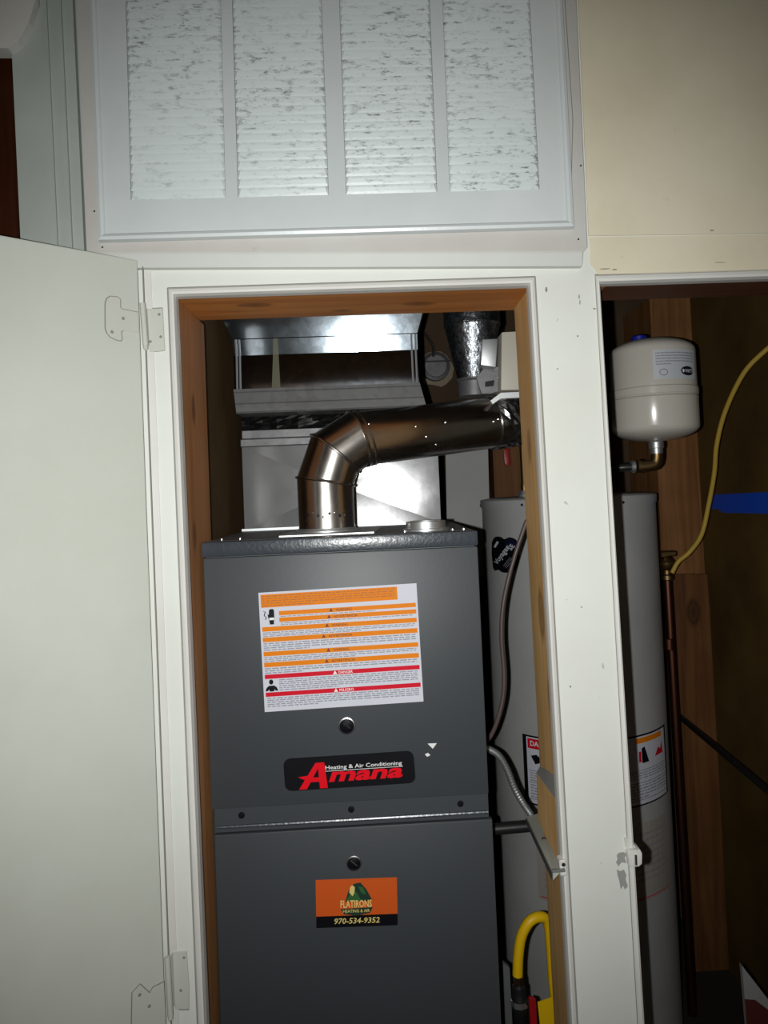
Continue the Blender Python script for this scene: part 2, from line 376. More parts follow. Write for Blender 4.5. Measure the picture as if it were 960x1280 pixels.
# neighbouring doorway on the far left: casing, head and a dark door
cs = MB(); zt = 2.5
for a, b2, y in ((20, 58, -.014), (58, 66, -.019), (66, 78, -.015), (78, 84, -.021), (84, 99, -.016), (99, 104, -.006)):
    p = pq([(a-12, -80), (b2-12, -80), (b2+14, 480), (a+14, 480)], y); cs.prism([V((q.x, y, q.z)) for q in p], V((0, .02-y+.0, 0)))
o = struct('trim_3', cs, casingw, 'grey white moulded casing of the doorway on the far left')
hd = qprism([(-160, -90), (50, -90), (44, 0), (36, 28), (22, 52), (10, 60), (-160, 60)], -.03, -.004)
struct('trim_4', hd, white_clean, 'white head piece over the doorway on the far left')
struct('door_2', MB().box(-.95, A(26, 180, .03).x, .03, .07, 0, 2.2), darkdoor, 'dark brown wooden door on the far left')
struct('wall_left', MB().box(-1.5, -1.46, -2.2, .3, 0, 2.5), hallw)
wfl = MB().box(-1.46, -.96, 0, .03, 0, 2.5).box(-.96, XW0-.0, .0305, .031, 2.2, 2.5)
struct('wall_front_left', MB().box(-1.46, -.955, 0, .07, 0, 2.5), hallw)
struct('wall_right', MB().box(1.30, 1.34, -2.2, 1.5, 0, 2.5), hallw)
struct('wall_back', MB().box(-1.5, 1.34, -2.24, -2.2, 0, 2.5), hallw)
struct('floor', MB().box(-1.5, 1.34, -2.24, 1.55, -.04, 0), concrete)
struct('ceiling', MB().box(-1.5, 1.34, -2.24, 1.55, 2.5, 2.54), hallw)
# inside of the closet
YBK = 1.45
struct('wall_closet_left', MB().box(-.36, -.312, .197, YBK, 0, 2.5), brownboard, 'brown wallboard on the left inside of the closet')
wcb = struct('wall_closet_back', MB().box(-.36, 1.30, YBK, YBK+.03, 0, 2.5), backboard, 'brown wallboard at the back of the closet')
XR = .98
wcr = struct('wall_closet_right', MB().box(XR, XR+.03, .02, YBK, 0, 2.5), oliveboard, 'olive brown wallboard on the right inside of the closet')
def stud_at(pts, Yf, Yb, mat, parent, label=None): return obj('stud', qprism(pts, Yf, Yb), mat, parent, label=label)
YS = 1.17
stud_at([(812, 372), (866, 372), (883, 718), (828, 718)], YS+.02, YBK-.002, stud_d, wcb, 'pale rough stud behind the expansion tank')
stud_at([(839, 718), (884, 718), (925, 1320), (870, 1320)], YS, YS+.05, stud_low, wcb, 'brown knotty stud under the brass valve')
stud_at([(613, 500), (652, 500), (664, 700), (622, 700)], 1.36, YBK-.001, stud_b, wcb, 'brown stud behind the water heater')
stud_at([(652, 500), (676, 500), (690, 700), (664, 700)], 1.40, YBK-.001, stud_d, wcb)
stud_at([(295, 530), (304, 530), (308, 600), (299, 600)], .9, .94, header_w, wcb)

# ================================================================== door_1 (open closet door) with hinges
YD = -.024
hx = A(173, 325, YD); ztop = hx.z
H0 = V((A(172, 400, YD).x+.001, YD, 0)); ang = math.atan2(.126, .146)
dd = V((-math.cos(ang)*1.0, -math.sin(ang), 0)); dn = V((dd.y, -dd.x, 0))
if dn.y > 0: dn = -dn
# the door's visible face is the one turned to the camera (normal towards +x, -y)
dn = V((math.sin(ang), -math.cos(ang), 0))
dr = thing('door_1', 'open white closet door on the left', None, H0, kind='structure')
hb = lin(A(172, 330, YD), A(207, 1270, YD))
def dpt(s, z, k=0):                                 # point on the door face, s metres from the hinge edge
    return V((hb(z), YD, z))+dd*s+dn*k
pnl = MB().prism([dpt(0, .02), dpt(.56, .02), dpt(.56, ztop), dpt(0, ztop)], -dn*.02); pnl.bevel(.002, 2)
dp = obj('panel', pnl, doorw, dr)
obj('lip_stop', MB().prism([V((hb(.02)+.001, -.0015, .02)), V((hb(.02)+.012, -.0015, .02)), V((hb(ztop)+.012, -.0015, ztop)), V((hb(ztop)+.001, -.0015, ztop))], V((0, .0015, 0))), white_clean, wall_front)
def door_px(px, py):                                # photograph pixel -> (s, z) on the door face
    d = ray(px, py); t = 0
    p0 = V((hb(1.2), YD, 1.2)); t = (p0-CAM).dot(dn)/d.dot(dn); p = CAM+d*t
    return (p-V((hb(p.z), YD, p.z))).dot(dd), p.z
def hinge(pts_leaf, knuckle, frame, screws, fscrews):
    h = obj('hinge', MB().tube([A(*knuckle[0], -.020), A(*knuckle[1], -.020)], .0040, 10), hingew, dr, True)
    sz = [door_px(*q) for q in pts_leaf]
    lf = MB().prism([dpt(s, z, .0018) for s, z in sz], -dn*.0016).bevel(.0006, 1); obj('leaf', lf, hingew, h)
    kz = [A(*k, -.018) for k in knuckle]; obj('offset_arm', MB().prism([V((kz[0].x, -.016, kz[0].z-.004)), V((kz[1].x, -.016, kz[1].z+.004)), V((A(*frame[-1], -.002).x, -.001, kz[1].z+.004)), V((A(*frame[0], -.002).x, -.001, kz[0].z-.004))], V((0, .0015, 0))), hingew, h)
    ol = MB(); P = [dpt(s, z, .0008) for s, z in sz]
    for a, b2 in list(zip(P, P[1:]))[:-1]: ol.tube([a, b2], .0009, 5)
    obj('paint_crack', ol, crack, h)
    fr = qprism(frame, -.0022, 0).bevel(.0006, 1); obj('leaf', fr, hingew, h)
    P = pq(frame, -.0005); ol = MB()
    for a, b2 in list(zip(P, P[1:]+P[:1])): ol.tube([a, b2], .0008, 5)
    obj('paint_crack', ol, crack, h)
    for q in screws:
        s, z = door_px(*q); obj('screw', MB().lathe([(.0016, 0), (.0024, .0006), (.0022, .0011)], dpt(s, z, .0016), dn, 10), crack, h)
    for q in fscrews: obj('screw', MB().lathe([(.0022, 0), (.0012, .0009)], A(*q, -.0021), (0, -1, 0), 10), crack, h)
    pin = A(*knuckle[1], -.020); obj('pin', MB().lathe([(.003, 0), (.0035, .004), (.001, .007)], pin, (0, 0, -1), 10), hingew, h, True)
hinge([(173, 390), (153, 386), (151, 384), (151, 374), (148, 371), (138, 370), (134, 373), (132, 379), (132, 410), (134, 416), (138, 421), (145, 424.5), (151, 426), (153, 424), (152, 415), (154, 413), (174, 416)], ((178, 379), (182, 432)), [(184, 386), (203, 385), (205, 423), (206, 438), (187, 440)], [(154, 398), (140, 415)], [(199, 393), (188, 427), (201, 421)])
hinge([(204, 1226), (190, 1233), (186, 1240), (174, 1229), (164, 1240), (163, 1292), (170, 1305), (190, 1300), (207, 1296)], ((209, 1196), (213, 1270)), [(216, 1190), (233, 1189), (236, 1232), (236, 1262), (219, 1262)], [(173, 1242), (185, 1256)], [(230, 1197), (226, 1238)])

# ================================================================== return air grille
gx = A(414, 292, YB)
gr = thing('return_grille', 'white dusty return air grille with four louvre columns, above the furnace opening', 'grille', (gx.x, YB, gx.z))
YG = YB-.008
ZG0, ZG1 = A(415, 287, YG).z, A(415, 287, YG).z+.40
cols = [((157, 0), (163.5, 249)), ((276, 0), (282, 247)), ((290, 0), (297.5, 246)), ((402, 0), (411, 244)), ((424, 0), (432.5, 243.5)), ((537, 0), (546.5, 241)), ((553, 0), (562, 240)), ((662, 0), (674.5, 238))]
lines = [lin(A(*p, YG), A(*q, YG)) for p, q in cols]
gL = lin(A(120, 0, YG), A(131, 285, YG)); gR = lin(A(695, 0, YG), A(709, 272, YG))
zc0 = A(415, 243.5, YG).z                           # bottom of the louvre fields
PITCH = .0133; NB = 22; zc1 = zc0+PITCH*NB; zg1 = zc1+.05
fp = MB()
def strip(f0, f1, za, zb, y0=YG, y1=YG+.0016): fp.prism([(f0(za), y0, za), (f1(za), y0, za), (f1(zb), y0, zb), (f0(zb), y0, zb)], V((0, y1-y0, 0)))
strip(gL, lines[0], ZG0, zg1); strip(lines[7], gR, ZG0, zg1)
for i in (1, 3, 5): strip(lines[i], lines[i+1], ZG0, zg1)
for i in (0, 2, 4, 6):
    strip(lines[i], lines[i+1], ZG0, zc0); strip(lines[i], lines[i+1], zc1, zg1)
obj('face_plate', fp, grillew, gr)
rim = MB(); e = .0105
rp = [V((gL(zg1)-e*.4, 0, zg1)), V((gL(ZG0)-e*.4, 0, ZG0-.002)), V((gR(ZG0)+e*.4, 0, ZG0-.002)), V((gR(zg1)+e*.4, 0, zg1))]
sec = [(-.5, 0), (-.42, -.006), (0, -.0075), (.35, -.0055), (.5, -.003), (.5, 0)]
dirs = [V((-1, 0, 0)), V((-1, 0, -1)), V((1, 0, -1)), V((1, 0, 0))]
rim.loft([[p-d*e*k+V((0, YG+y+.0025, 0)) for k, y in sec]+[p-d*e*.5+V((0, YB, 0)), p+d*e*.5+V((0, YB, 0))] for p, d in zip(rp, dirs)])
obj('rim', rim, grillew, gr)
obj('duct_void_sheet', MB().box(gL(zc0)+.01, gR(zc0)-.01, YG+.006, YG+.0075, ZG0+.005, zg1), darkvoid, gr)  # black sheet standing in for the unlit duct behind the louvres
for c in range(4):
    base = None
    for k in range(NB):
        z0 = zc0+PITCH*k; z1 = z0+PITCH*.93; fa, fb = lines[2*c], lines[2*c+1]; xa, xb = fa(z0)+.0004, fb(z0)-.0004; d = .0034
        mb = MB(); lo = [V((xa, YG+.001, z0)), V((xb, YG+.001, z0)), V((xb, YG+.002, z0)), V((xa, YG+.002, z0))]
        bow = [(0, 0.0), (.3, .36), (.75, .82), (1, 1)]
        rings = []
        for t, k2 in bow:
            z = z0+(z1-z0)*t; i2 = .0006+.0040*k2
            y = YG+.001-d*k2
            rings.append([V((xa, YG+.001, z)), V((xa+i2, y, z)), V((xb-i2, y, z)), V((xb, YG+.001, z)), V((xb-i2, y+.001, z)), V((xa+i2, y+.001, z))])
        mb.loft(rings)
        obj('louvre', mb, louvrew, gr)

# ================================================================== furnace
YF = .11
f1 = A(251, 677, YF); f2 = A(596.7, 664.6, YF)
FX0, FX1 = -.2885, .1552; FZT = (f1.z+f2.z)/2; FYB = .80
fu = thing('furnace', 'grey steel gas furnace with warning label, filling the left opening', 'furnace', ((FX0+FX1)/2, .45, 0))
zs0 = A(425, 689.5, YF).z; zu = A(440, 1002, YF).z; zl = A(440, 1034, YF).z; FZB = .50
cab = MB().box(FX0+.002, FX1-.002, YF+.012, FYB, FZB, FZT-.004).bevel(.003, 1); obj('cabinet', cab, furn, fu)
obj('top_strip', MB().box(FX0, FX1, YF, YF+.02, zs0, FZT).bevel(.003, 2), hammer, fu, True, label='dark hammered strip along the top')
obj('upper_door', MB().box(FX0+.003, FX1-.001, YF, YF+.0115, zu, zs0-.0015).bevel(.0022, 2), furn, fu, True)
sr = MB().box(FX0+.010, FX1-.002, YF+.004, YF+.0118, zl+.002, zu-.001); obj('seam_rail', sr, furn, fu)
rid = MB().tube([V((FX0+.01, YF+.004, zl+.010)), V((FX1-.003, YF+.004, zl+.010))], .0028, 8); obj('rail_bead', rid, hammer, fu, True)
obj('lower_door', MB().box(FX0+.006, FX1+.003, YF, YF+.0118, FZB+.01, zl).bevel(.0028, 2), furn, fu, True)
obj('base_box', MB().box(FX0+.004, FX1, YF+.014, FYB, 0, FZB), furn, fu)
for q in ((302, 1019), (439, 1011.5), (575.5, 1004.5)):
    c = A(*q, YF+.004); obj('screw_hole', MB().lathe([(.0052, -.0002), (.0052, .0009), (.0025, .0012)], c, (0, -1, 0), 14), ink, fu)
for q, r in (((433.5, 907), .0125), ((442.5, 1078.5), .0112)):
    c = A(*q, YF); k = obj('door_latch', MB().lathe([(r*.99, 0), (r*1.12, .0005), (r*1.05, .0022), (r*.92, .0026), (r*.9, .0010)], c, (0, -1, 0), 28), steel, fu, True, label='round quarter turn door latch')
    obj('latch_core', MB().lathe([(r*.9, 0), (r*.9, .0014), (r*.7, .0026), (.0005, .003)], c, (0, -1, 0), 24), ink, k, True)
    obj('slot', MB().prism([c+V((-.006, -.0031, .005)), c+V((-.0046, -.0031, .0062)), c+V((.006, -.0031, -.003)), c+V((.0046, -.0031, -.0042))], V((0, -.0006, 0))), blackm if r > .012 else steel, k)
# warning label
fn = planefn(A(323, 741, YF), A(520.5, 729, YF), A(331, 890, YF), .0004)
wl = obj('warning_label', MB().prism([fn(0, 0), fn(1, 0), fn(1, 1), fn(0, 1)], V((0, .0004, 0))), labelw, fu, label='white warning label with orange and red bands')
g = lambda k: (lambda u, v: fn(u, v, k))
mb = MB(); put_rect(mb, g(.0003), .012, .875, .018, .128)
for u0, v0, v1 in ((.122, .164, .200), (.122, .219, .255), (.012, .291, .329), (.012, .379, .418), (.012, .4985, .536), (.012, .589, .628)): put_rect(mb, g(.0003), u0, .988, v0, v1)
obj('orange_band', mb, orange, wl)
mb = MB()
for v0 in (.690, .839): put_rect(mb, g(.0003), .012, .988, v0, v0+.036)
obj('red_band', mb, red, wl)
print_dark = flat('print_dark_brown', rgb(96, 50, 6), .6)
for s, uc, wd, v0 in (('WARNING', .52, .10, .171), ('ADVERTENCIA', .53, .15, .226), ('WARNING', .49, .10, .298), ('ADVERTENCIA', .49, .15, .387), ('WARNING', .49, .10, .5055), ('ADVERTENCIA', .50, .15, .597)):
    mb = MB(); put_text(mb, s, g(.0006), uc-wd/2+.01, uc+wd/2+.01, v0, v0+.022, 0, .01); u = uc-wd/2-.02
    put_poly(mb, g(.0006), [(u-.012, v0+.024), (u+.012, v0+.024), (u, v0-.008)]); obj('band_lettering', mb, print_dark, wl)
mb = MB()
for s, v0 in (('DANGER', .697), ('PELIGRO', .846)):
    mb = MB(); put_text(mb, s, g(.0006), .475, .565, v0, v0+.022, 0, .01); put_poly(mb, g(.0006), [(.44, v0+.024), (.466, v0+.024), (.453, v0-.006)]); obj('band_lettering', mb, whitep, wl)
mb = MB()
for i, (u0, u1, v0, v1, n) in enumerate(((.13, .97, .203, .216, 1), (.13, .97, .258, .287, 2), (.015, .975, .333, .376, 3), (.015, .975, .422, .494, 4), (.015, .975, .540, .586, 3), (.015, .975, .632, .686, 3), (.10, .975, .731, .832, 6), (.02, .975, .88, .965, 5))):
    put_lines(mb, g(.0003), u0, u1, v0, v1, n, h=.5, seed=i)
obj('small_print', mb, fine, wl)
mb = MB(); put_lines(mb, g(.0006), .02, .86, .024, .122, 5, h=.45, seed=21); obj('small_print', mb, fineo, wl)
mb = MB()
put_poly(mb, g(.0004), [(.062, .272), (.06, .245), (.052, .205), (.05, .185), (.058, .19), (.06, .155), (.066, .143), (.086, .143), (.092, .155), (.092, .225), (.088, .25), (.088, .272)]); obj('hand_pictogram', mb, ink, wl)
mb = MB()
for a in ((.020, .155, .034, .165), (.034, .165, .026, .195), (.026, .195, .040, .215), (.040, .215, .030, .23)):
    (x0, y0, x1, y1) = a; put_poly(mb, g(.0004), [(x0, y0), (x0+.006, y0), (x1+.006, y1), (x1, y1)])
obj('shock_pictogram', mb, ink, wl); mb = MB()
put_poly(mb, g(.0004), [(.05+.014*math.cos(t*.628), .753+.022*math.sin(t*.628)) for t in range(10)]); obj('head_pictogram', mb, ink, wl); mb = MB()
put_poly(mb, g(.0004), [(.012, .828), (.02, .80), (.036, .783), (.068, .783), (.084, .80), (.092, .828), (.076, .828), (.07, .815), (.066, .832), (.04, .832), (.034, .815), (.028, .828)])
obj('person_pictogram', mb, ink, wl)
mb = MB(); put_rect(mb, g(.0007), .06, .09, .215, .235); obj('pictogram_flash', mb, whitep, wl)
# logo plate
c0, c1, c2 = A(354, 948.5, YF), A(516.5, 938, YF), A(357, 988.5, YF); lp = planefn(c0, c1, c2, .0)
def rr(ru, rv, n=5):
    pts = []
    for cx, cy, a0 in ((1-ru, rv, -90), (1-ru, 1-rv, 0), (ru, 1-rv, 90), (ru, rv, 180)):
        for i in range(n+1):
            a = math.radians(a0+90*i/n); pts.append((cx+ru*math.cos(a), cy+rv*math.sin(a)))
    return pts
pl = MB().prism([lp(u, v, .003) for u, v in rr(.055, .2)], V((0, .003, 0))); lg = obj('logo_plate', pl, ink, fu, label='black maker plate with red lettering')
L2 = lambda u, v: lp(u, v, .0033)
mb = MB(); put_text(mb, 'mana', L2, .335, .895, .48, .80, .06, .035); 
for i, q in enumerate(([(.105, .97), (.165, .97), (.288, .17), (.245, .17)], [(.25, .17), (.312, .17), (.325, .97), (.265, .97), (.262, .40)], [(.16, .62), (.30, .62), (.30, .76), (.15, .76)])): put_poly(mb, lambda u, v: lp(u, v, .0033+.0002*i), q)
put_poly(mb, lambda u, v: lp(u, v, .0041), [(.105, .58), (.17, .55), (.20, .70), (.15, .80), (.155, .68)])
obj('logo_lettering', mb, logored, lg)
mb = MB(); put_text(mb, 'Heating & Air Conditioning', L2, .318, .905, .28, .44, 0.0, .01); put_rect(mb, L2, .315, .91, .445, .46); obj('logo_lettering', mb, whitep, lg, label='small white line of lettering')
# contractor sticker
c0, c1, c2 = A(394.5, 1100, YF), A(496, 1096.5, YF), A(395.5, 1160, YF); sp = planefn(c0, c1, c2, .0003)
st = obj('service_sticker', MB().prism([sp(0, 0), sp(1, 0), sp(1, 1), sp(0, 1)], V((0, .0003, 0))), stick_o, fu, label='orange and black service sticker')
S = lambda k: (lambda u, v: sp(u, v, k))
obj('black_band', put_rect(MB(), S(.0003), 0, 1, .76, 1), ink, st)
obj('phone_number', put_text(MB(), '970-534-9352', S(.0006), .215, .775, .81, .93, .02, .015), stick_y, st)
mb = MB(); put_text(mb, 'FLATIRONS', S(.0007), .30, .685, .44, .60, 0, .02); put_text(mb, 'HEATING & AIR', S(.0007), .33, .66, .635, .70, 0, .01); obj('sticker_lettering', mb, stick_y, st)
mb = MB(); put_poly(mb, S(.0004), [(.36, .47), (.40, .25), (.47, .10), (.55, .08), (.62, .22), (.69, .45), (.66, .47)]); obj('emblem_hill', mb, stick_d, st)
mb = MB(); put_poly(mb, S(.0005), [(.37, .46), (.42, .30), (.50, .28), (.56, .46)]); put_poly(mb, S(.0005), [(.52, .16), (.58, .18), (.62, .34), (.56, .30)]); obj('emblem_leaf', mb, stick_g, st)
mb = MB(); put_poly(mb, S(.0006), [(.41, .28), (.425, .16), (.45, .13), (.48, .17), (.475, .29), (.45, .36)]); obj('emblem_patch', mb, stick_y, st)
mb = MB(); put_poly(mb, S(.0004), [(.30, .62), (.70, .60), (.66, .72), (.5, .77), (.34, .73)]); obj('emblem_field', mb, stick_d, st)  # dark green print behind the lettering
# scuffs in the enamel
for q in ([(534.5, 929.5), (546, 929), (541, 936)], [(531, 943), (535, 941), (538, 944), (534, 946)]):
    obj('paint_chip', qprism(q, YF-.0003, YF), whitep, fu)
# things fixed on the furnace top
for P, m2 in (([(346, 670), (352, 665), (392, 663), (390, 668.5)], zinc), ([(440, 667.5), (444, 661.5), (468, 660), (465, 665)], zinc)):
    pass
zt_ = FZT
def top_plate(name, x0, x1, y0, y1, h, mat, sk=0): return obj(name, MB().prism([(x0, y0, zt_-.004), (x1, y0, zt_-.004), (x1+sk, y1, zt_-.004), (x0+sk, y1, zt_-.004)], V((0, 0, h))).bevel(.0008, 1), mat, fu)
top_plate('top_panel', FX0+.004, FX1-.004, YF+.02, FYB-.002, .0045, galv_dull)
top_plate('pipe_flange', -.172, -.012, YF+.055, .345, .0075, zinc, .01)
kx = A(533, 660, .17)
cp = obj('capped_outlet', MB().lathe([(.040, 0), (.040, .004), (.034, .005), (.034, .016), (.031, .0165), (.03, .012)], V((kx.x, .185, zt_)), (0, 0, 1), 28), zinc, fu, True, label='round silver capped outlet on top')
for px_, sc in ((506, 1), (566, 1), (580, 1.3), (300, 1), (277, .9)):
    c = A(px_, 668, .15); obj('screw', MB().lathe([(.003*sc, 0), (.003*sc, .003), (.001, .0045)], V((c.x, .15, zt_)), (0, 0, 1), 10), steel, fu, True)

# ================================================================== evaporator coil case above the furnace
YC = .485
def PC(px, py, y=YC): return A(px, py, y)
tlc, trc, blc, brc = PC(304, 560), PC(548.5, 548), PC(304.5, 669), PC(549.5, 657)
cxl, cxr = (tlc.x+blc.x)/2, (trc.x+brc.x)/2; cz0, cz1 = FZT+.001, (tlc.z+trc.z)/2
cc = thing('coil_case', 'plain silver sheet metal coil case standing behind the flue elbow', 'duct', ((cxl+cxr)/2, .7, cz0))
mb = MB(); M = V(((cxl+cxr)/2, YC+.0045, (cz0+cz1)/2-.004)); Q = [V((cxl, YC, cz0)), V((cxr, YC, cz0)), V((cxr, YC, cz1)), V((cxl, YC, cz1))]
for i in range(4): mb.face([Q[i], Q[(i+1) % 4], M])
bk = [V((q.x, FYB-.01, q.z)) for q in Q]
for i in range(4): mb.face([Q[i], bk[i], bk[(i+1) % 4], Q[(i+1) % 4]])
mb.face(bk); obj('case', mb, galv_case, cc)
zc_top = PC(420, 534).z
obj('cap_flange', MB().box(cxl-.002, cxr+.002, YC-.008, FYB-.008, cz1-.001, cz1+.016).bevel(.002, 1), galv_dull, cc)
obj('cap_lip', MB().box(cxl+.001, cxr-.001, YC-.002, FYB-.01, cz1+.0165, zc_top).bevel(.001, 1), galv_dull, cc)
obj('base_flange', MB().box(cxl-.004, cxr+.006, YC-.012, YC-.0005, cz0, cz0+.005), zinc, cc)

# ================================================================== supply plenum
YP = .42
def PP(px, py, y=YP): return A(px, py, y)
pxl = PP(293, 470).x; pxr = PP(523, 460).x
zcr = PP(405, 421.5).z; zfl = PP(405, 483).z; zbt = PP(405, 513, YP-.012).z; z442 = PP(405, 441).z
pn = thing('supply_plenum', 'galvanised supply plenum with flared top hanging above the coil case', 'duct', ((pxl+pxr)/2, .6, zc_top))
mb = MB(); t5 = math.tan(math.radians(11.2))
yk = YP+(zcr-z442)*0
F_ = lambda x, y, z: V((x, y, z))
ya = YP; yb = YP-(zcr-z442)*t5; yf = YP-(z442-zfl)*math.tan(math.radians(4.2))
mb.loft([[F_(pxl, yf, zfl), F_(pxr, yf, zfl), F_(pxr, FYB-.06, zfl), F_(pxl, FYB-.06, zfl)], [F_(pxl, ya, z442), F_(pxr, ya, z442), F_(pxr, FYB-.06, z442), F_(pxl, FYB-.06, z442)], [F_(pxl, yb, zcr), F_(pxr, yb, zcr), F_(pxr, FYB-.06, zcr), F_(pxl, FYB-.06, zcr)]], cap=True)
obj('body', mb, galv_plen, pn)
zup = zcr+.16; yu = yb-.16*t5
mb = MB().loft([[F_(pxl, yb, zcr), F_(pxr, yb, zcr), F_(pxr, FYB-.06, zcr), F_(pxl, FYB-.06, zcr)], [F_(pxl-.07, yu, zup), F_(pxr+.05, yu, zup), F_(pxr+.05, FYB-.06, zup), F_(pxl-.07, FYB-.06, zup)]])
bmesh.ops.translate(mb.bm, verts=mb.bm.verts, vec=(0, -.001, .0008)); obj('flared_top', mb, galv_plen, pn)
mb = MB().loft([[F_(pxl-.002, YP-.005, zfl), F_(pxr+.001, YP-.005, zfl), F_(pxr+.001, FYB-.06, zfl), F_(pxl-.002, FYB-.06, zfl)], [F_(pxl+.004, YP-.014, zbt), F_(pxr+.012, YP-.014, zbt), F_(pxr+.012, FYB-.06, zbt), F_(pxl+.004, FYB-.06, zbt)]][::-1])
fo = obj('lower_skirt', mb, galv_dull, pn)
for t in (.15, .62, .97):
    z = zfl+(zbt-zfl)*t; y = YP-.005-.009*t; obj('fold', MB().tube([V((pxl-.002+.006*t, y, z)), V((pxr+.001+.011*t, y, z))], .0016, 6), galv_dull, fo, True)
for x in (pxl+.006, pxl+.0125, pxr-.004, pxr-.012): obj('corner_seam', MB().tube([V((x, yf-.0005, zfl)), V((x, YP-.0005, z442)), V((x, yb-.0005, zcr))], .0022, 6), seamz, pn, True)
obj('crease', MB().tube([V((pxl+.01, yb-.0012, zcr)), V((pxr, yb-.0012, zcr))], .0010, 6), ink, pn)
mt = flat('old_mastic', (.10, .095, .055, 1), .6)
xm = PP(345, 440).x; mb = MB().prism([V((xm-.010, yf-.0012, zfl)), V((xm+.007, yf-.0012, zfl)), V((xm+.005, ya-.0012, z442)), V((xm-.006, ya-.0012, z442))], V((0, .001, 0))); obj('mastic_streak', mb, mt, pn, label='yellowish streak down the sheet metal')
obj('mastic_streak', MB().prism([V((xm-.006, ya-.0012, z442)), V((xm+.005, ya-.0012, z442)), V((xm+.004, yb-.0012, zcr)), V((xm-.004, yb-.0012, zcr))], V((0, .001, 0))), mt, pn, label='yellowish streak down the sheet metal')
# black crumpled sheet in the gap
mb = MB(); N = 26; rnd = random.Random(3); rows = []
z_a, z_b = zc_top+.0005, zbt
for r in range(5):
    rows.append([V((cxl+.002+(pxr-cxl+.01)*i/N, YP+.06+rnd.uniform(-.006, .006), z_a+(z_b-z_a)*r/4+(rnd.uniform(-.001, .001) if 0 < r < 4 else 0))) for i in range(N+1)])
for a, b2 in zip(rows, rows[1:]):
    for i in range(N):
        mb.face([a[i], a[i+1], b2[i+1], b2[i]])
obj('black_liner', mb, gasket, pn)

# ================================================================== flue pipe (riser, adjustable elbow, run to the tee)
r0 = .0508
zr = FZT+.0035
p_base = V((A(409, 660, .27).x, .27, zr)); p1 = A(407.5, 602, .27); p1 = V((p_base.x-.0005, .27, p1.z))
p2 = A(418.5, 567, .272); p3 = A(447, 549, .280); p4 = A(612, 529, .405); p5 = A(664, 521.5, .44)
fp_ = thing('flue_pipe', 'shiny steel flue pipe with a segmented elbow rising from the furnace', 'flue pipe', p_base)
def seg_rings(P, r, n=36):
    rings = []; dirs = [(b2-a).normalized() for a, b2 in zip(P, P[1:])]
    u = dirs[0].cross(V((0, 1, 0))).normalized()
    for i, p in enumerate(P):
        di = dirs[min(i, len(dirs)-1)]; nrm = di if i in (0, len(P)-1) else (dirs[i-1]+dirs[i]).normalized()
        u = (u-di*u.dot(di)).normalized(); v2 = di.cross(u); ring = []
        for j in range(n):
            q = (u*math.cos(2*math.pi*j/n)+v2*math.sin(2*math.pi*j/n))*r
            q = q-di*(q.dot(nrm)/di.dot(nrm)); ring.append(p+q)
        rings.append(ring)
    return rings
PTS = [p_base, p1, p2, p3, p4, p5]; RG = seg_rings(PTS, r0)
for nm, i, j in (('riser', 0, 1), ('elbow_gore', 1, 2), ('elbow_gore', 2, 3)):
    o = obj(nm, MB().loft([RG[i], RG[j]], False), pipe_m, fp_, True)
c4 = seg_rings([p3, p4, p5], r0)
run = MB().loft([RG[3], RG[4]], False); rp_ = obj('run_pipe', run, pipe_m, fp_, True)
def ring_of(ring, r): return MB().tube(ring+[ring[0], ring[1]], r, 6, False)
for i in (1, 2, 3):
    c = sum(RG[i], V())/len(RG[i]); obj('elbow_seam', ring_of([c+(q-c)*1.015 for q in RG[i]], .0028), pipe_m, fp_, True)
ax3 = (PTS[4]-PTS[3]).normalized()
off = [q+ax3*.012 for q in RG[3]]; obj('elbow_seam', ring_of(off, .0022), pipe_m, fp_, True)
obj('base_collar', MB().lathe([(r0+.010, 0), (r0+.010, .002), (r0+.002, .003), (r0+.001, .006)], p_base, (0, 0, 1), 36), zinc, fp_, True)
# crimp dimples and screws round the riser
for k in range(9):
    a = math.radians(-35+k*11); c = V((p_base.x+math.sin(a)*(r0+.0004), .27-math.cos(a)*(r0+.0004), zr+.030+.004*math.sin(k*1.7)))
    obj('rivet', MB().lathe([(.0026, 0), (.0018, .0016), (.0003, .002)], c, (math.sin(a), -math.cos(a), 0), 8), steel if k % 2 else blackm, fp_, True)
def pipe_px(px, py):                                # nearest pipe point under a pixel on the run
    d = ray(px, py).normalized(); a = p3; ax = (p4-p3).normalized()
    best = None
    for i in range(400):
        p = CAM+d*(1.2+.6*i/400); q = p-a; rad = (q-ax*q.dot(ax)).length
        if rad <= r0: best = (p, (q-ax*q.dot(ax)).normalized()); break
    return best
for q in ((461, 530), (464, 582), (520, 533), (533, 546), (545, 556), (557, 528), (617, 527), (623, 524)):
    b_ = pipe_px(*q)
    if b_: obj('screw', MB().lathe([(.0026, -.0005), (.0026, .0014), (.001, .0026)], b_[0], b_[1], 10), steel, fp_, True)
# foil wrapped joint at the far end
axr = (p5-p4).normalized(); rnd = random.Random(5); n = 30; rings = []; u = axr.cross(V((0, 0, 1))).normalized(); v2 = axr.cross(u)
for i in range(13):
    c = p4+(p5-p4)*(i/12); rings.append([c+(u*math.cos(2*math.pi*j/n)+v2*math.sin(2*math.pi*j/n))*(r0+.002+rnd.uniform(-.0014, .003)) for j in range(n)])
obj('foil_joint', MB().loft(rings), foil, fp_, label='crumpled foil wrapped joint')

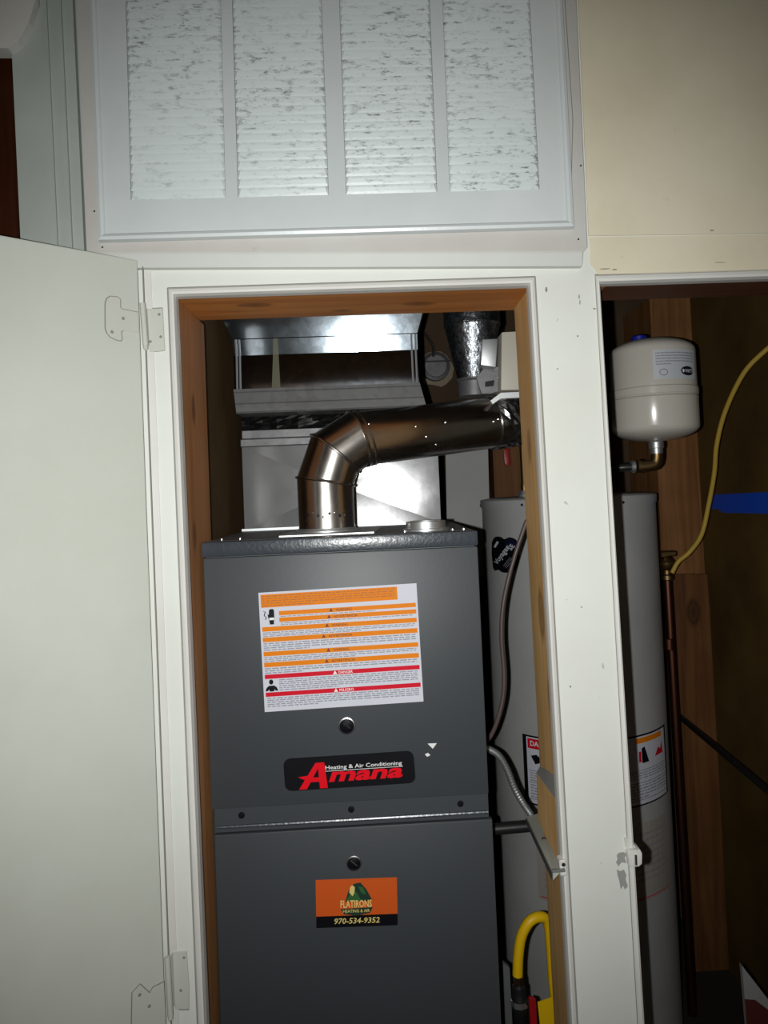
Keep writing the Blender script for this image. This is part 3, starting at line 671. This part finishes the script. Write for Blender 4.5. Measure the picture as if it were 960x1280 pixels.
# ================================================================== vent reducer above the joint, damper motor beside it
ct = A(590, 408, .52); cb = A(593, 478, .52); YV = .52
def rad(pxw, Y): return pxw*(Y-CAM.y)/FPX/2
vr = thing('vent_reducer', 'mottled galvanised vent cone widening upwards behind the flue pipe', 'vent pipe', V((cb.x, YV, A(593, 495, YV).z)))
xa = cb.x; zA, zB, zC, zD = A(593, 498, YV).z+.004, A(593, 476, YV).z, A(590, 412, YV).z, A(590, 388, YV).z
rB, rT = rad(42, YV), rad(69, YV)
obj('lower_collar', MB().lathe([(rB+.0, 0), (rB+.001, zB-zA-.003), (rB+.004, zB-zA), (rB+.0035, zB-zA+.004)], V((xa, YV, zA)), (0, 0, 1), 36), galv_dull, vr, True)
sl = V((ct.x-cb.x, 0, zC-zB))
mb = MB(); n = 36; rings = []
for t in (0, .12, .5, .9, 1):
    r = rB+(rT-rB)*t; rings.append([V((xa, YV, zB+.004))+sl*t+V((math.cos(2*math.pi*j/n)*r, math.sin(2*math.pi*j/n)*r, 0)) for j in range(n)])
obj('cone', mb.loft(rings), galv_cone, vr, True)
tc = V((xa, YV, zB+.004))+sl
obj('upper_collar', MB().lathe([(rT+.0005, 0), (rT+.003, .004), (rT+.002, .009), (rT+.0015, .13)], tc, (0, 0, 1), 36), galv_cone, vr, True)
sx = [A(566, 415, YV-.06), A(576, 445, YV-.052)]
dm = thing('damper_motor', 'white vent damper motor box with silver control box beside the right stud', 'motor', V((A(640, 490, .44).x, .5, A(640, 490, .44).z)))
obj('housing', qprism([(627, 415), (662, 413), (668, 487), (626, 488)], .415, .55).bevel(.003, 2), motorw, dm, True)
obj('control_box', qprism([(603, 424), (622.5, 423), (620, 459), (601, 456)], .412, .455).bevel(.002, 2), zinc, dm, True)
obj('mounting_bracket', qprism([(596, 473), (606, 458), (625, 459), (626, 488), (614, 492), (602, 492)], .456, .464), galv_dull, dm)
obj('base_plate', MB().prism(pq([(613, 501), (626, 491), (668, 489), (668, 496), (626, 498), (616, 505)], .345), V((0, .02, 0))), zinc, dm)
obj('relay', qprism([(607, 477), (618, 475), (617, 482), (607, 483)], .448, .456), black, dm)
for q in ((616.5, 465.5), (621.5, 472)): obj('screw', MB().lathe([(.0022, 0), (.002, .002), (.0005, .003)], A(*q, .456), (0, -1, 0), 10), steel, dm, True)

# ================================================================== round cover on the back wall
YJ = YBK-.001; c = A(544, 459, YJ); rj = rad(36, YJ)
jb = thing('junction_cover', 'grey round electrical cover on the back wall between plenum and vent cone', 'electrical box', c)
pts = []
rnd = random.Random(9)
mb = MB(); mb.prism([c+V((math.cos(t*.314)*rj*(1.32+rnd.uniform(-.15, .15)), -.002, math.sin(t*.314)*rj*(1.25+rnd.uniform(-.14, .14))-.006)) for t in range(20)], V((0, .002, 0))); obj('plaster_ring', mb, plaster, jb)
obj('cover', MB().lathe([(rj*1.02, 0), (rj, .022), (rj*.8, .026), (rj*.75, .024), (.002, .024)], c+V((0, -.003, 0)), (0, -1, 0), 24), galv_dull, jb, True)
obj('bar', MB().box(c.x-rj*1.3, c.x+rj*1.45, YJ-.034, YJ-.030, c.z+.012, c.z+.017), blackm, jb)
cb_ = MB().tube(spline([A(527, 412, 1.40), A(536, 424, 1.41), A(541, 432, 1.415), A(542, 446, 1.42)]), .0042, 8); tag(obj('electrical_cable', cb_, black, None, True), 'thin black cable dropping to the round electrical cover on the back wall', 'cable')
# white board behind the coil case
wb = qprism([(556, 520), (609, 520), (614, 720), (560, 720)], 1.18, 1.195)
wbo = tag(obj('white_board', wb, whiteboard), 'plain white board standing upright between coil case and brown back stud', 'board')

# ================================================================== water heater
WX, WY, WR = A(709, 640, .95).x, .95, .231
WZT = A(640, 624, WY-.1).z
wh = thing('water_heater', 'tall grey cylindrical water heater standing behind the middle post', 'water heater', (WX, WY, 0))
obj('tank', MB().lathe([(WR-.01, .06), (WR, .065), (WR, WZT-.006-.0), (WR-.002, WZT-.005)], (WX, WY, 0), (0, 0, 1), 72), heaterm, wh, True)
obj('top_cap', MB().lathe([(WR+.003, WZT-.022), (WR+.004, WZT-.003), (WR+.001, WZT), (WR-.03, WZT+.004), (.02, WZT+.008)], (WX, WY, 0), (0, 0, 1), 72), heaterm, wh, True)
obj('base_ring', MB().lathe([(WR-.02, 0), (WR-.015, .06)], (WX, WY, 0), (0, 0, 1), 48), blackm, wh, True)
for q in ((652.5, 631), (779, 628), (600, 632)):
    a, z = cyl_hit(*q, WX, WY, WR+.003); obj('screw', MB().lathe([(.004, 0), (.003, .003)], (WX+math.sin(a)*(WR+.002), WY-math.cos(a)*(WR+.002), z), (math.sin(a), -math.cos(a), 0), 10), blackm, wh, True)
def cylfn(a0, a1, z0, z1, off):
    def f(u, v):
        a = a0+(a1-a0)*u; r = WR+off; return V((WX+math.sin(a)*r, WY-math.cos(a)*r, z0+(z1-z0)*v))
    return f
def cylgrid(mb, f, u0, u1, v0, v1, n=16): put_rect(mb, f, u0, u1, v0, v1, n); return mb
a0, z0 = cyl_hit(657.5, 911, WX, WY, WR); a1, z1 = cyl_hit(829, 917, WX, WY, WR); _, zb_ = cyl_hit(662, 985, WX, WY, WR); _, zb2 = cyl_hit(834, 1006, WX, WY, WR)
zt_l = (z0+z1)/2; zb_l = (zb_+zb2)/2
Lb = lambda k: cylfn(a0, a1, zt_l, zb_l, k)
hl_ = obj('warning_label', cylgrid(MB(), Lb(.0006), -.03, 1.03, -.025, 1.025, 24), ink, wh, label='black bordered warning label round the front')
obj('label_sheet', cylgrid(MB(), Lb(.0012), .0, 1.0, .0, 1.0, 24), labelw, hl_)
mb = MB(); cylgrid(mb, Lb(.0018), .01, .3, .02, .17, 8); obj('red_band', mb, red, hl_)
mb = MB(); cylgrid(mb, Lb(.0018), .7, .95, .02, .10, 8); obj('orange_band', mb, orange, hl_)
mb = MB(); put_text(mb, 'DANGER', Lb(.0024), .03, .2, .05, .13, 0, .02); obj('band_lettering', mb, whitep, hl_)
mb = MB()
put_poly(mb, Lb(.002), [(.03, .28), (.07, .25), (.10, .30), (.14, .24), (.18, .3), (.2, .38), (.15, .42), (.1, .36), (.06, .4)])
obj('pictogram', mb, ink, hl_)
mb = MB(); put_poly(mb, Lb(.002), [(.74, .18), (.765, .16), (.78, .26), (.80, .40), (.74, .40)]); obj('pictogram', mb, ink, hl_)
mb = MB()
for v in (.5, .68, .93):
    mb = MB(); cylgrid(mb, Lb(.0018), .01, .99, v, v+.006, 20); obj('ruled_line', mb, ink, hl_)
mb = MB(); put_poly(mb, Lb(.002), [(.86, .36), (.90, .24), (.93, .28), (.945, .16), (.96, .36)]); put_poly(mb, Lb(.0021), [(.715, .22), (.735, .22), (.735, .38), (.715, .38)]); obj('flame_pictogram', mb, red, hl_)
mb = MB(); put_lines(mb, Lb(.0018), .02, .98, .52, .67, 4, h=.4, seed=4); put_lines(mb, Lb(.0018), .02, .98, .70, .92, 5, h=.4, seed=5); obj('small_print', mb, fine, hl_)
_, zc_ = cyl_hit(800, 1030, WX, WY, WR); _, zd_ = cyl_hit(815, 1123, WX, WY, WR); aa, _ = cyl_hit(670, 1050, WX, WY, WR)
Eb = lambda k: cylfn(aa, a1-.05, zc_, zd_, k)
el = obj('energy_label', cylgrid(MB(), Eb(.0007), 0, 1, 0, 1, 20), paperold, wh, label='faded wrinkled paper label under the warning label')
mb = MB(); put_lines(mb, Eb(.0012), .05, .95, .1, .85, 9, h=.3, seed=6); obj('small_print', mb, fine, el)
mb = MB(); cylgrid(mb, Eb(.0012), .02, .98, .955, .968, 16); obj('red_line', mb, red, el)
# two-lobed black sticker
aq, zq = cyl_hit(629.5, 693.5, WX, WY, WR); pxm = .0019
def St(k):
    def f(u, v):                                    # u, v in photo pixels about the sticker centre
        a = aq+u*.0134; r = WR+k; return V((WX+math.sin(a)*r, WY-math.cos(a)*r, zq-v*.00181))
    return f
out = [(-18, 12), (-18, -6), (-16, -18), (-10, -25), (-2, -25), (2, -22), (8, -25), (15, -22), (17, -14), (15, -6), (17, 6), (14, 18), (7, 24), (-2, 25), (-8, 22), (-13, 24), (-17, 20)]
pts2 = spline([V((x, y, 0)) for x, y in out+[out[0]]], 3)[:-1]
bs = obj('brand_sticker', put_strips(MB(), St(.0008), [(p.x, p.y) for p in pts2], 24), ink, wh, label='black two lobed sticker with slanted lettering')
def rot(fn_, cx, cy, deg):
    c_, s_ = math.cos(math.radians(deg)), math.sin(math.radians(deg)); return lambda u, v: fn_(cx+u*c_-v*s_, cy+u*s_+v*c_)
R1 = rot(St(.0016), -3, 2, -56)
put = MB(); put_text(put, 'Voyager', R1, -15, 17, -4, 5, .04, .02); put_text(put, 'SE', R1, 14, 22, 0, 6, 0, .02); put_rect(put, rot(St(.0016), -9, -14, -56), -5, 5, -1.6, 1.6); obj('sticker_lettering', put, labelg, bs)
put = MB(); put_lines(put, R1, -10, 6, 9, 15, 3, h=.3, seed=3); obj('small_print', put, fine, bs)
put = MB(); put_strips(put, St(.0012), [(9+7*math.cos(t*.5236), -15+7.5*math.sin(t*.5236)) for t in range(12)]); obj('sticker_lobe', put, navy, bs)
for q, m2, r in (((650, 615), brass, .011), ((648, 622), zinc, .014)):
    c = A(*q, WY-.13); 
nb = A(655, 600, WY-.12)
hp = thing('brass_nipple', 'small brass and steel pipe stub on the water heater top by the right stud', 'pipe fitting', V((nb.x, WY-.12, WZT+.005)))
obj('collar', MB().lathe([(.016, 0), (.018, .006), (.014, .016)], hp.location, (0, 0, 1), 12), zinc, hp, True)
obj('stub', MB().lathe([(.009, .016), (.010, .03), (.008, .035), (.008, .16)], hp.location, (0, 0, 1), 14), brass, hp, True)
rt = A(632, 575, 1.30)
rtg = thing('red_valve_handle', 'small red plastic handle hanging under the foil joint before a brown stud', 'handle', V((rt.x, 1.3, A(632, 560, 1.3).z)))
obj('grip', qprism([(629, 562), (636, 560), (638.5, 580), (634, 583), (631, 579)], 1.30, 1.312).bevel(.002, 2), redp, rtg, True)
obj('stem', MB().tube([A(633, 566, 1.312), V((A(633, 566, 1.358).x, 1.358, A(633, 566, 1.312).z))], .008, 10), brass, rtg, True)

# ================================================================== expansion tank
YT = .62; te = A(816.5, 485, YT); tr_ = rad(107, YT)
zt0, zt1 = A(818, 552, YT).z, A(816, 424, YT).z
TL = V((te.x, YT, zt0-.05))
et = thing('expansion_tank', 'cream white expansion tank with small label above the water heater', 'tank', TL)
H = zt1-zt0; zm = H*.40
dome = lambda r, h0, hh, up: [(r*math.cos(a), h0+(1 if up else -1)*hh*math.sin(a)) for a in [i*math.pi/2/8 for i in range(9)]]
low = [(q, h) for q, h in dome(tr_, .032, .032, False)][::-1]
obj('lower_shell', MB().lathe(low+[(tr_, zm)], (te.x, YT, zt0), (0, 0, 1), 48), tankm, et, True)
obj('upper_shell', MB().lathe([(tr_-.001, zm+.004)]+dome(tr_-.001, H-.034, .034, True), (te.x, YT, zt0), (0, 0, 1), 48), tankm, et, True)
obj('seam_band', MB().lathe([(tr_-.0005, zm-.001), (tr_+.0012, zm+.001), (tr_-.003, zm+.0045), (tr_+.0012, zm+.007), (tr_+.0015, zm+.022), (tr_-.0015, zm+.025)], (te.x, YT, zt0), (0, 0, 1), 48), tankm, et, True)
def tk(k):
    b0, _ = cyl_hit(816, 448, te.x, YT, tr_); b1, _ = cyl_hit(866, 444, te.x, YT, tr_); _, za = cyl_hit(818, 437, te.x, YT, tr_); _, zb = cyl_hit(818, 474, te.x, YT, tr_)
    def f(u, v):
        a = b0+(b1-b0)*u; r = tr_+k; return V((te.x+math.sin(a)*r, YT-math.cos(a)*r, za+(zb-za)*v))
    return f
tl_ = obj('tank_label', cylgrid(MB(), tk(.0006), 0, 1.04, 0, 1, 12), labelg, et, label='pale printed label on the tank')
mb = MB(); put_lines(mb, tk(.0011), .05, .98, .08, .55, 5, h=.4, seed=8); obj('small_print', mb, fine, tl_)
mb = MB(); put_strips(mb, tk(.0011), [(.76+.19*math.cos(t*.393), .74+.16*math.sin(t*.393)) for t in range(16)]); ov = obj('oval_mark', mb, navy, tl_)
mb = MB(); put_text(mb, 'WATTS', tk(.0016), .68, .93, .68, .80, 0, .01); put_poly(mb, tk(.0016), [(.635+.028*math.cos(t*.7), .74+.06*math.sin(t*.7)) for t in range(9)]); obj('mark_lettering', mb, whitep, tl_)
mb = MB()
for i in range(14):
    t0, t1 = i*.4488, (i+1)*.4488; k = tk(.0011); put_poly(mb, k, [(.20+.09*math.cos(t0), .78+.12*math.sin(t0)), (.20+.09*math.cos(t1), .78+.12*math.sin(t1)), (.20+.07*math.cos(t1), .78+.09*math.sin(t1)), (.20+.07*math.cos(t0), .78+.09*math.sin(t0))])
obj('approval_mark', mb, fine, tl_)
nx = te.x-.012
obj('nipple', MB().lathe([(.014, .0), (.0145, .012), (.017, .013), (.017, .026), (.012, .03)], (te.x, YT, zt0-.028), (0, 0, 1), 14), zinc, et, True)
ze = zt0-.052
obj('elbow', MB().tube(spline([V((te.x, YT, zt0-.022)), V((te.x, YT, zt0-.036)), V((te.x-.006, YT, ze)), V((te.x-.026, YT, ze-.004)), V((te.x-.042, YT, ze-.004))], 5), .0135, 14), brass, et, True)
obj('elbow_rim', MB().lathe([(.0165, 0), (.0165, .008)], (te.x-.040, YT, ze-.004), (-1, 0, 0), 14), brass, et, True)
obj('union', MB().lathe([(.012, 0), (.0145, .002), (.0145, .007), (.012, .010)], (te.x-.052, YT, ze-.004), (-1, 0, 0), 14), zinc, et, True)
wt = V((WX+.02, WY-.09, WZT+.006))
obj('feed_pipe', MB().tube(spline([V((te.x-.05, YT, ze-.004)), V((te.x-.10, YT+.02, ze-.005)), V((te.x-.145, YT+.12, ze-.006)), V((wt.x, wt.y, ze-.012)), V((wt.x, wt.y, WZT+.01))], 6), .0095, 12), blackm, et, True)
obj('valve_cap', MB().lathe([(.018, 0), (.018, .012), (.012, .016)], (te.x-.020, YT+.02, zt1-.002), (0, 0, 1), 14), bluep, et, True, label='blue plastic cap on top')

# ================================================================== right interior: pipe, cord, tape, conduit, panel
YW = .99
vp_ = A(832, 690, YW)
cp_ = thing('water_pipe', 'dark copper pipe with brass valve running down beside the water heater', 'pipe', V((A(850, 1270, YW).x, YW, 0)))
xtop = A(834, 720, YW); xbot = A(849, 1270, YW)
obj('pipe', MB().tube([V((xtop.x, YW, xtop.z)), V((xtop.x+.006, YW, 0.0))], .0125, 14), copper, cp_, True)
obj('coupling', MB().lathe([(.0135, 0), (.0155, .002), (.0155, .03), (.0135, .032)], A(837, 812, YW)+V((0, 0, 0)), (0, 0, 1), 14), copper, cp_, True)
bv = obj('valve', MB().lathe([(.013, 0), (.018, .003), (.018, .014), (.014, .018), (.014, .028), (.022, .036), (.024, .05), (.018, .06), (.013, .066)], V((xtop.x, YW, xtop.z-.012)), (0, 0, 1), 16), brass, cp_, True)
hv = A(845, 690, YW-.03); obj('valve_stem', MB().tube([V((xtop.x, YW, xtop.z+.036)), V((xtop.x+.020, YW-.03, xtop.z+.036))], .008, 10), brass, bv, True)
obj('valve_cap', MB().box(xtop.x-.02, xtop.x+.024, YW-.018, YW+.018, xtop.z+.055, xtop.z+.07).bevel(.003, 1), brass, bv)
cord = MB().tube(spline([V((.96, .12, 2.2)), V((.955, .22, 1.95)), V((.93, .42, 1.80)), A(975, 425, .66), A(958, 437, .68), A(930, 466, .72), A(907, 513, .78), A(896, 555, .82), A(893, 590, .85), A(886, 630, .88), A(877, 668, .90), A(862, 690, .92), A(848, 702, .925), A(840, 716, .93)], 8), .0062, 10)
tag(obj('yellow_cable', cord, yellowc, None, True), 'dull yellow cable arching down the right wallboard past the blue tape', 'cable')
tp = [AX(889, 618.5, XR-.0008), AX(961, 615, XR-.0008), AX(1010, 612, XR-.0008), AX(1010, 648, XR-.0008), AX(961, 642, XR-.0008), AX(905, 641, XR-.0008), AX(896, 636, XR-.0008), AX(886, 637, XR-.0008)]
tag(obj('masking_tape', MB().prism(tp, V((.0006, 0, 0))), bluet), 'strip of bright blue masking tape on the right wallboard', 'tape')
XC = .865
cdt = MB().tube([AX(843, 890, XC), AX(900, 938, XC), AX(961, 989, XC), AX(1060, 1072, XC), AX(1060, 1072, XC)+(AX(1060, 1072, XC)-AX(961, 989, XC)).normalized()*.5], .0085, 12)
o = thing('conduit', 'thin black conduit sloping across the right wallboard under the brass valve', 'conduit', AX(900, 938, XC)); obj('tube', cdt, blackm, o, True)
for px_, py_ in ((1000, 1022),):
    q = AX(px_, py_, XC); obj('clip', MB().box(q.x-.01, XR-.0005, q.y-.008, q.y+.008, q.z-.011, q.z+.011), blackm, o)
sk = [A(927.5, 1207, .55), A(968, 1262, .55), A(990, 1300, .55), A(985, 1500, .55), A(944, 1500, .55)]
pb = thing('leaning_sheet', 'white cardboard sheet with red print leaning low in the right corner', 'cardboard', V((sk[0].x, .56, 0)))
zz = lambda p: V((p.x, p.y, p.z))
shp = [V((sk[0].x, .55, sk[0].z)), V((sk[2].x+.03, .55, sk[2].z-.02)), V((sk[2].x+.03, .55, .0)), V((sk[0].x+.012, .55, 0))]
obj('sheet', MB().prism(shp, V((.0, .012, 0))), whiteboard, pb)
a_ = A(932, 1248, .5495); obj('print', MB().prism([A(931, 1249, .5495), A(944, 1250, .5495), A(960, 1262, .5495), A(990, 1295, .5495), A(990, 1340, .5495), A(938, 1340, .5495)], V((0, .0005, 0))), flat('print_dull_red', rgb(96, 40, 36), .7), pb)

# ================================================================== cables, gas line and fittings between furnace and right stud
cab_ = MB().tube(spline([V((A(668, 600, .34).x, .34, 2.3)), V((A(668, 600, .34).x, .34, 1.65)), A(664, 630, .34), A(657, 655, .34), A(645, 690, .34), A(634, 730, .34), A(628, 765, .34), A(627, 800, .34), A(630, 840, .34), A(629, 870, .34), A(622, 900, .34), A(612, 922, .345), A(600, 930, .35)], 7), .0043, 10)
tag(obj('power_cable', cab_, brownc, None, True), 'brown power cable hanging beside the furnace in front of the water heater', 'cable')
fx = [A(600, 934, .30), A(612, 937, .29), A(624, 945, .28), A(634, 962, .27), A(643, 985, .26), A(655, 1006, .255), A(664, 1019, .25)]
ft = MB(); P = spline(fx, 14); ft.tube(P, [.0068 if i % 2 else .0056 for i in range(len(P))], 10)
tag(obj('armoured_cable', ft, zinc, None, True), 'flexible silver armoured cable running from the furnace to the stud box', 'cable')
wb_ = [A(671, 967, .15), A(697, 1003, .022), A(702, 1078, .022), A(672, 1020, .15)]
P1, P2, P3, P4 = A(697.3, 1003, .0225), A(670.5, 966, .148), A(675, 958, .148), A(697, 970, .0225)
G1, G2 = A(702.5, 1088, .0225), A(672.5, 1024, .148)
bx_ = max(xs(1.0)+.002, P4.x+.001)
tr = lambda q: V((bx_, q.y, q.z))
mb = MB().loft([[P1, P2, G2, G1], [P4, P3, tr(G2), tr(G1)]]); obj('stud_block', mb, stud_r, wall_front, label='tan block nailed on the right stud')
obj('worn_cut', MB().prism([P1+V((-.0004, 0, .0004)), P2+V((-.0004, 0, .0004)), P3+V((-.0004, 0, .0004)), P4+V((-.0004, 0, .0004))], V((.0003, 0, -.0003))), chip, wall_front, label='grey weathered cut on the right stud')
sbx = [A(691, 1091, .02), A(658, 1021, .247), A(674, 1016, .247), A(704, 1077, .02)]
zt_b = sum(q.z for q in sbx)/4; xl0 = (sbx[0].x+sbx[1].x)/2
sbo = thing('switch_box', 'grey dusty metal box fixed on the right stud below the wood block', 'electrical box', V((xl0+.01, .13, zt_b-.03)))
obj('box', MB().prism(sbx, V((0, 0, -.012))).bevel(.001, 1), dustyz, sbo)
obj('side_plate', MB().prism([sbx[0]+V((-.0006, 0, -.001)), sbx[1]+V((-.0006, 0, -.001)), sbx[1]+V((-.0006, 0, -.012)), sbx[0]+V((-.0006, 0, -.012))], V((-.0006, 0, 0))), galv_dull, sbo)
kq = (sbx[0]+sbx[1]+sbx[2]+sbx[3])/4
obj('knockout', MB().lathe([(.0045, -.001), (.0045, .0012)], kq, (0, 0, 1), 12), galv_dull, sbo)
gp = MB().tube([A(600, 1038, .30), A(668, 1032, .30)], .0105, 14)
gpo = tag(obj('gas_pipe', gp, blackm, None, True), 'short black iron pipe coming out of the furnace side behind the stud box', 'pipe')
# yellow gas connector and valve
YY = .33
gc = thing('gas_connector', 'yellow coated flexible gas connector looping beside the furnace bottom', 'gas hose', A(650, 1222, YY))
obj('hose', MB().tube(spline([A(647, 1219, YY), A(648, 1195, YY), A(652, 1170, YY), A(662, 1152, YY), A(675, 1146, YY+.005), A(684, 1152, YY+.01), A(687.5, 1180, YY+.015), A(690, 1225, YY+.02), A(694, 1262, YY+.02)], 8), [.0098]*33+[.0098-.0001*i for i in range(32)], 12), yellow, gc, True)
q = A(648, 1219, YY); obj('flare_nut', MB().lathe([(.008, 0), (.0105, .002), (.0105, .013), (.0085, .016)], q, (0, 0, -1), 6), brass, gc)
q2 = A(694, 1260, YY+.02); obj('flare_nut', MB().lathe([(.008, 0), (.0105, .002), (.0105, .02), (.0085, .024)], q2, (0, 0, -1), 6), brass, gc)
gv = thing('gas_valve', 'dark gas shutoff valve with red lever under the yellow hose', 'valve', A(649, 1270, YY))
q = A(648.5, 1230, YY); obj('body', MB().lathe([(.0085, 0), (.0125, .004), (.0125, .022), (.015, .026), (.015, .05), (.011, .056), (.011, .30)], q, (0, 0, -1), 14), blackm, gv, True)
obj('collar', MB().lathe([(.0165, 0), (.0165, .01)], A(649.5, 1249, YY), (0, 0, -1), 8), zinc, gv)
obj('lever', qprism([(661, 1247), (670, 1249), (673, 1300), (664, 1302)], YY-.02, YY-.012).bevel(.002, 1), redp, gv)
obj('lever_stem', MB().tube([V((q.x, YY, A(655, 1252, YY).z)), A(664, 1252, YY-.012)], .006, 10), blackm, gv, True)
tg = qprism([(672, 1253), (692, 1246), (706, 1300), (678, 1310)], YY-.006, YY-.004); tag(obj('yellow_tag', tg, yellow), 'flat yellow tag below the gas hose beside the right stud', 'tag')
sg = qprism([(629, 1204), (637, 1210), (643, 1330), (634, 1330)], .36, .37); tag(obj('metal_strap', sg, zinc), 'narrow grey metal strap standing between furnace and gas valve', 'strap')

# ================================================================== latch strikes and scuffs on the middle post
lk = thing('roller_catch', 'white painted catch on the right edge of the middle post', 'catch', A(793, 1073, 0))
obj('body', qprism([(784.5, 1066), (788, 1063), (800.5, 1062), (803, 1067), (803, 1080), (799, 1083.5), (787, 1084.5)], -.012, .012).bevel(.002, 2), white_clean, lk, True)
obj('roller', MB().tube([A(794.5, 1068, -.0125), A(795, 1081, -.0125)], .0022, 8), steel, lk, True)
obj('spring_arm', qprism([(781, 1048), (786, 1048), (797, 1062), (788, 1064), (783, 1060)], -.004, .010), white_clean, lk)
lk2 = thing('strike_catch', 'paint smeared steel catch on the left edge of the middle post', 'catch', A(703, 1085, 0))
obj('plate', qprism([(699, 1076), (708, 1075), (710, 1095), (701, 1096)], -.010, .008).bevel(.0015, 1), white_clean, lk2)
obj('spring_arm', qprism([(690, 1088), (706, 1085.5), (707, 1090), (691, 1091.5)], -.013, -.009), zinc, lk2)
obj('screw', MB().lathe([(.003, 0), (.002, .002)], A(704.5, 1081, -.0102), (0, -1, 0), 10), blackm, lk2)
rnd = random.Random(12)
for q in ([(771, 1069), (774, 1066), (780, 1065), (783, 1068), (781, 1072), (783, 1079), (777, 1078), (773, 1083), (770, 1078), (772, 1074)], [(771, 1087), (776, 1089), (780, 1087), (783, 1094), (782, 1099), (785, 1108), (781, 1112), (779, 1107), (776, 1112), (774, 1101), (772, 1094)]):
    obj('paint_scuff', qprism(q, -.0004, 0), chip, wall_front, label='grey worn paint patch on the post')
for x, y, w_, h_ in ((683, 362, 1.6, 4), (724, 371, 1.2, 3), (725, 378, .8, 4), (743, 386, 2.2, 1), (697, 461, 1.5, 1), (713, 858, 1.4, 1.6), (727, 759, 1.2, 1), (722, 420, 1.2, 1.2), (187, 342, 1.1, 1.1), (756, 336, 7, .8), (768, 337, 4, 1), (900, 328, 8, .6), (890, 288, 3, 1.0)):
    pts_ = [(x+w_*math.cos(t*.785)*rnd.uniform(.6, 1.2), y+h_*math.sin(t*.785)*rnd.uniform(.6, 1.2)) for t in range(8)]
    obj('grime_mark', qprism(pts_, -.0026 if y < 290 else -.0014 if x > 730 and y < 345 else -.0004, 0), grime, wall_front)
# dirt lines in the paint joints, and the door edge gap drawn dark
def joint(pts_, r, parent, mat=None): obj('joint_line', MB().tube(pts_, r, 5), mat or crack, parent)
joint([V((xLo(.05), -.0002, .05)), V((xLo(ZTo), -.0002, ZTo))], .0011, wall_front)
joint([V((xRo(.05), -.0002, .05)), V((xRo(ZTo), -.0002, ZTo))], .0010, wall_front)
joint([V((xLo(ZTo), -.0002, ZTo)), V((xRo(ZTo), -.0002, ZTo))], .0010, wall_front)
joint([V((xQo(.05), -.0002, .05)), V((xQo(ZQo), -.0002, ZQo))], .0007, wall_front)
joint([V((xQo(ZQo), -.0002, ZQo)), V((XQ2, -.0002, ZQo))], .0009, wall_front)
joint([V((hb(.02)+.0035, YD+.012, .02)), V((hb(ztop)+.0035, YD+.012, ztop))], .0012, wall_front)  # grey tube standing in for the shaded gap at the door edge
joint([A(218+i*25, 291.2-i*.78+(.6 if i % 3 == 0 else 0), YB) for i in range(17)], .0008, gb, grime)
joint([A(706, 0, YB), A(716, 150, YB), A(713, 262, YB)], .0006, gb)
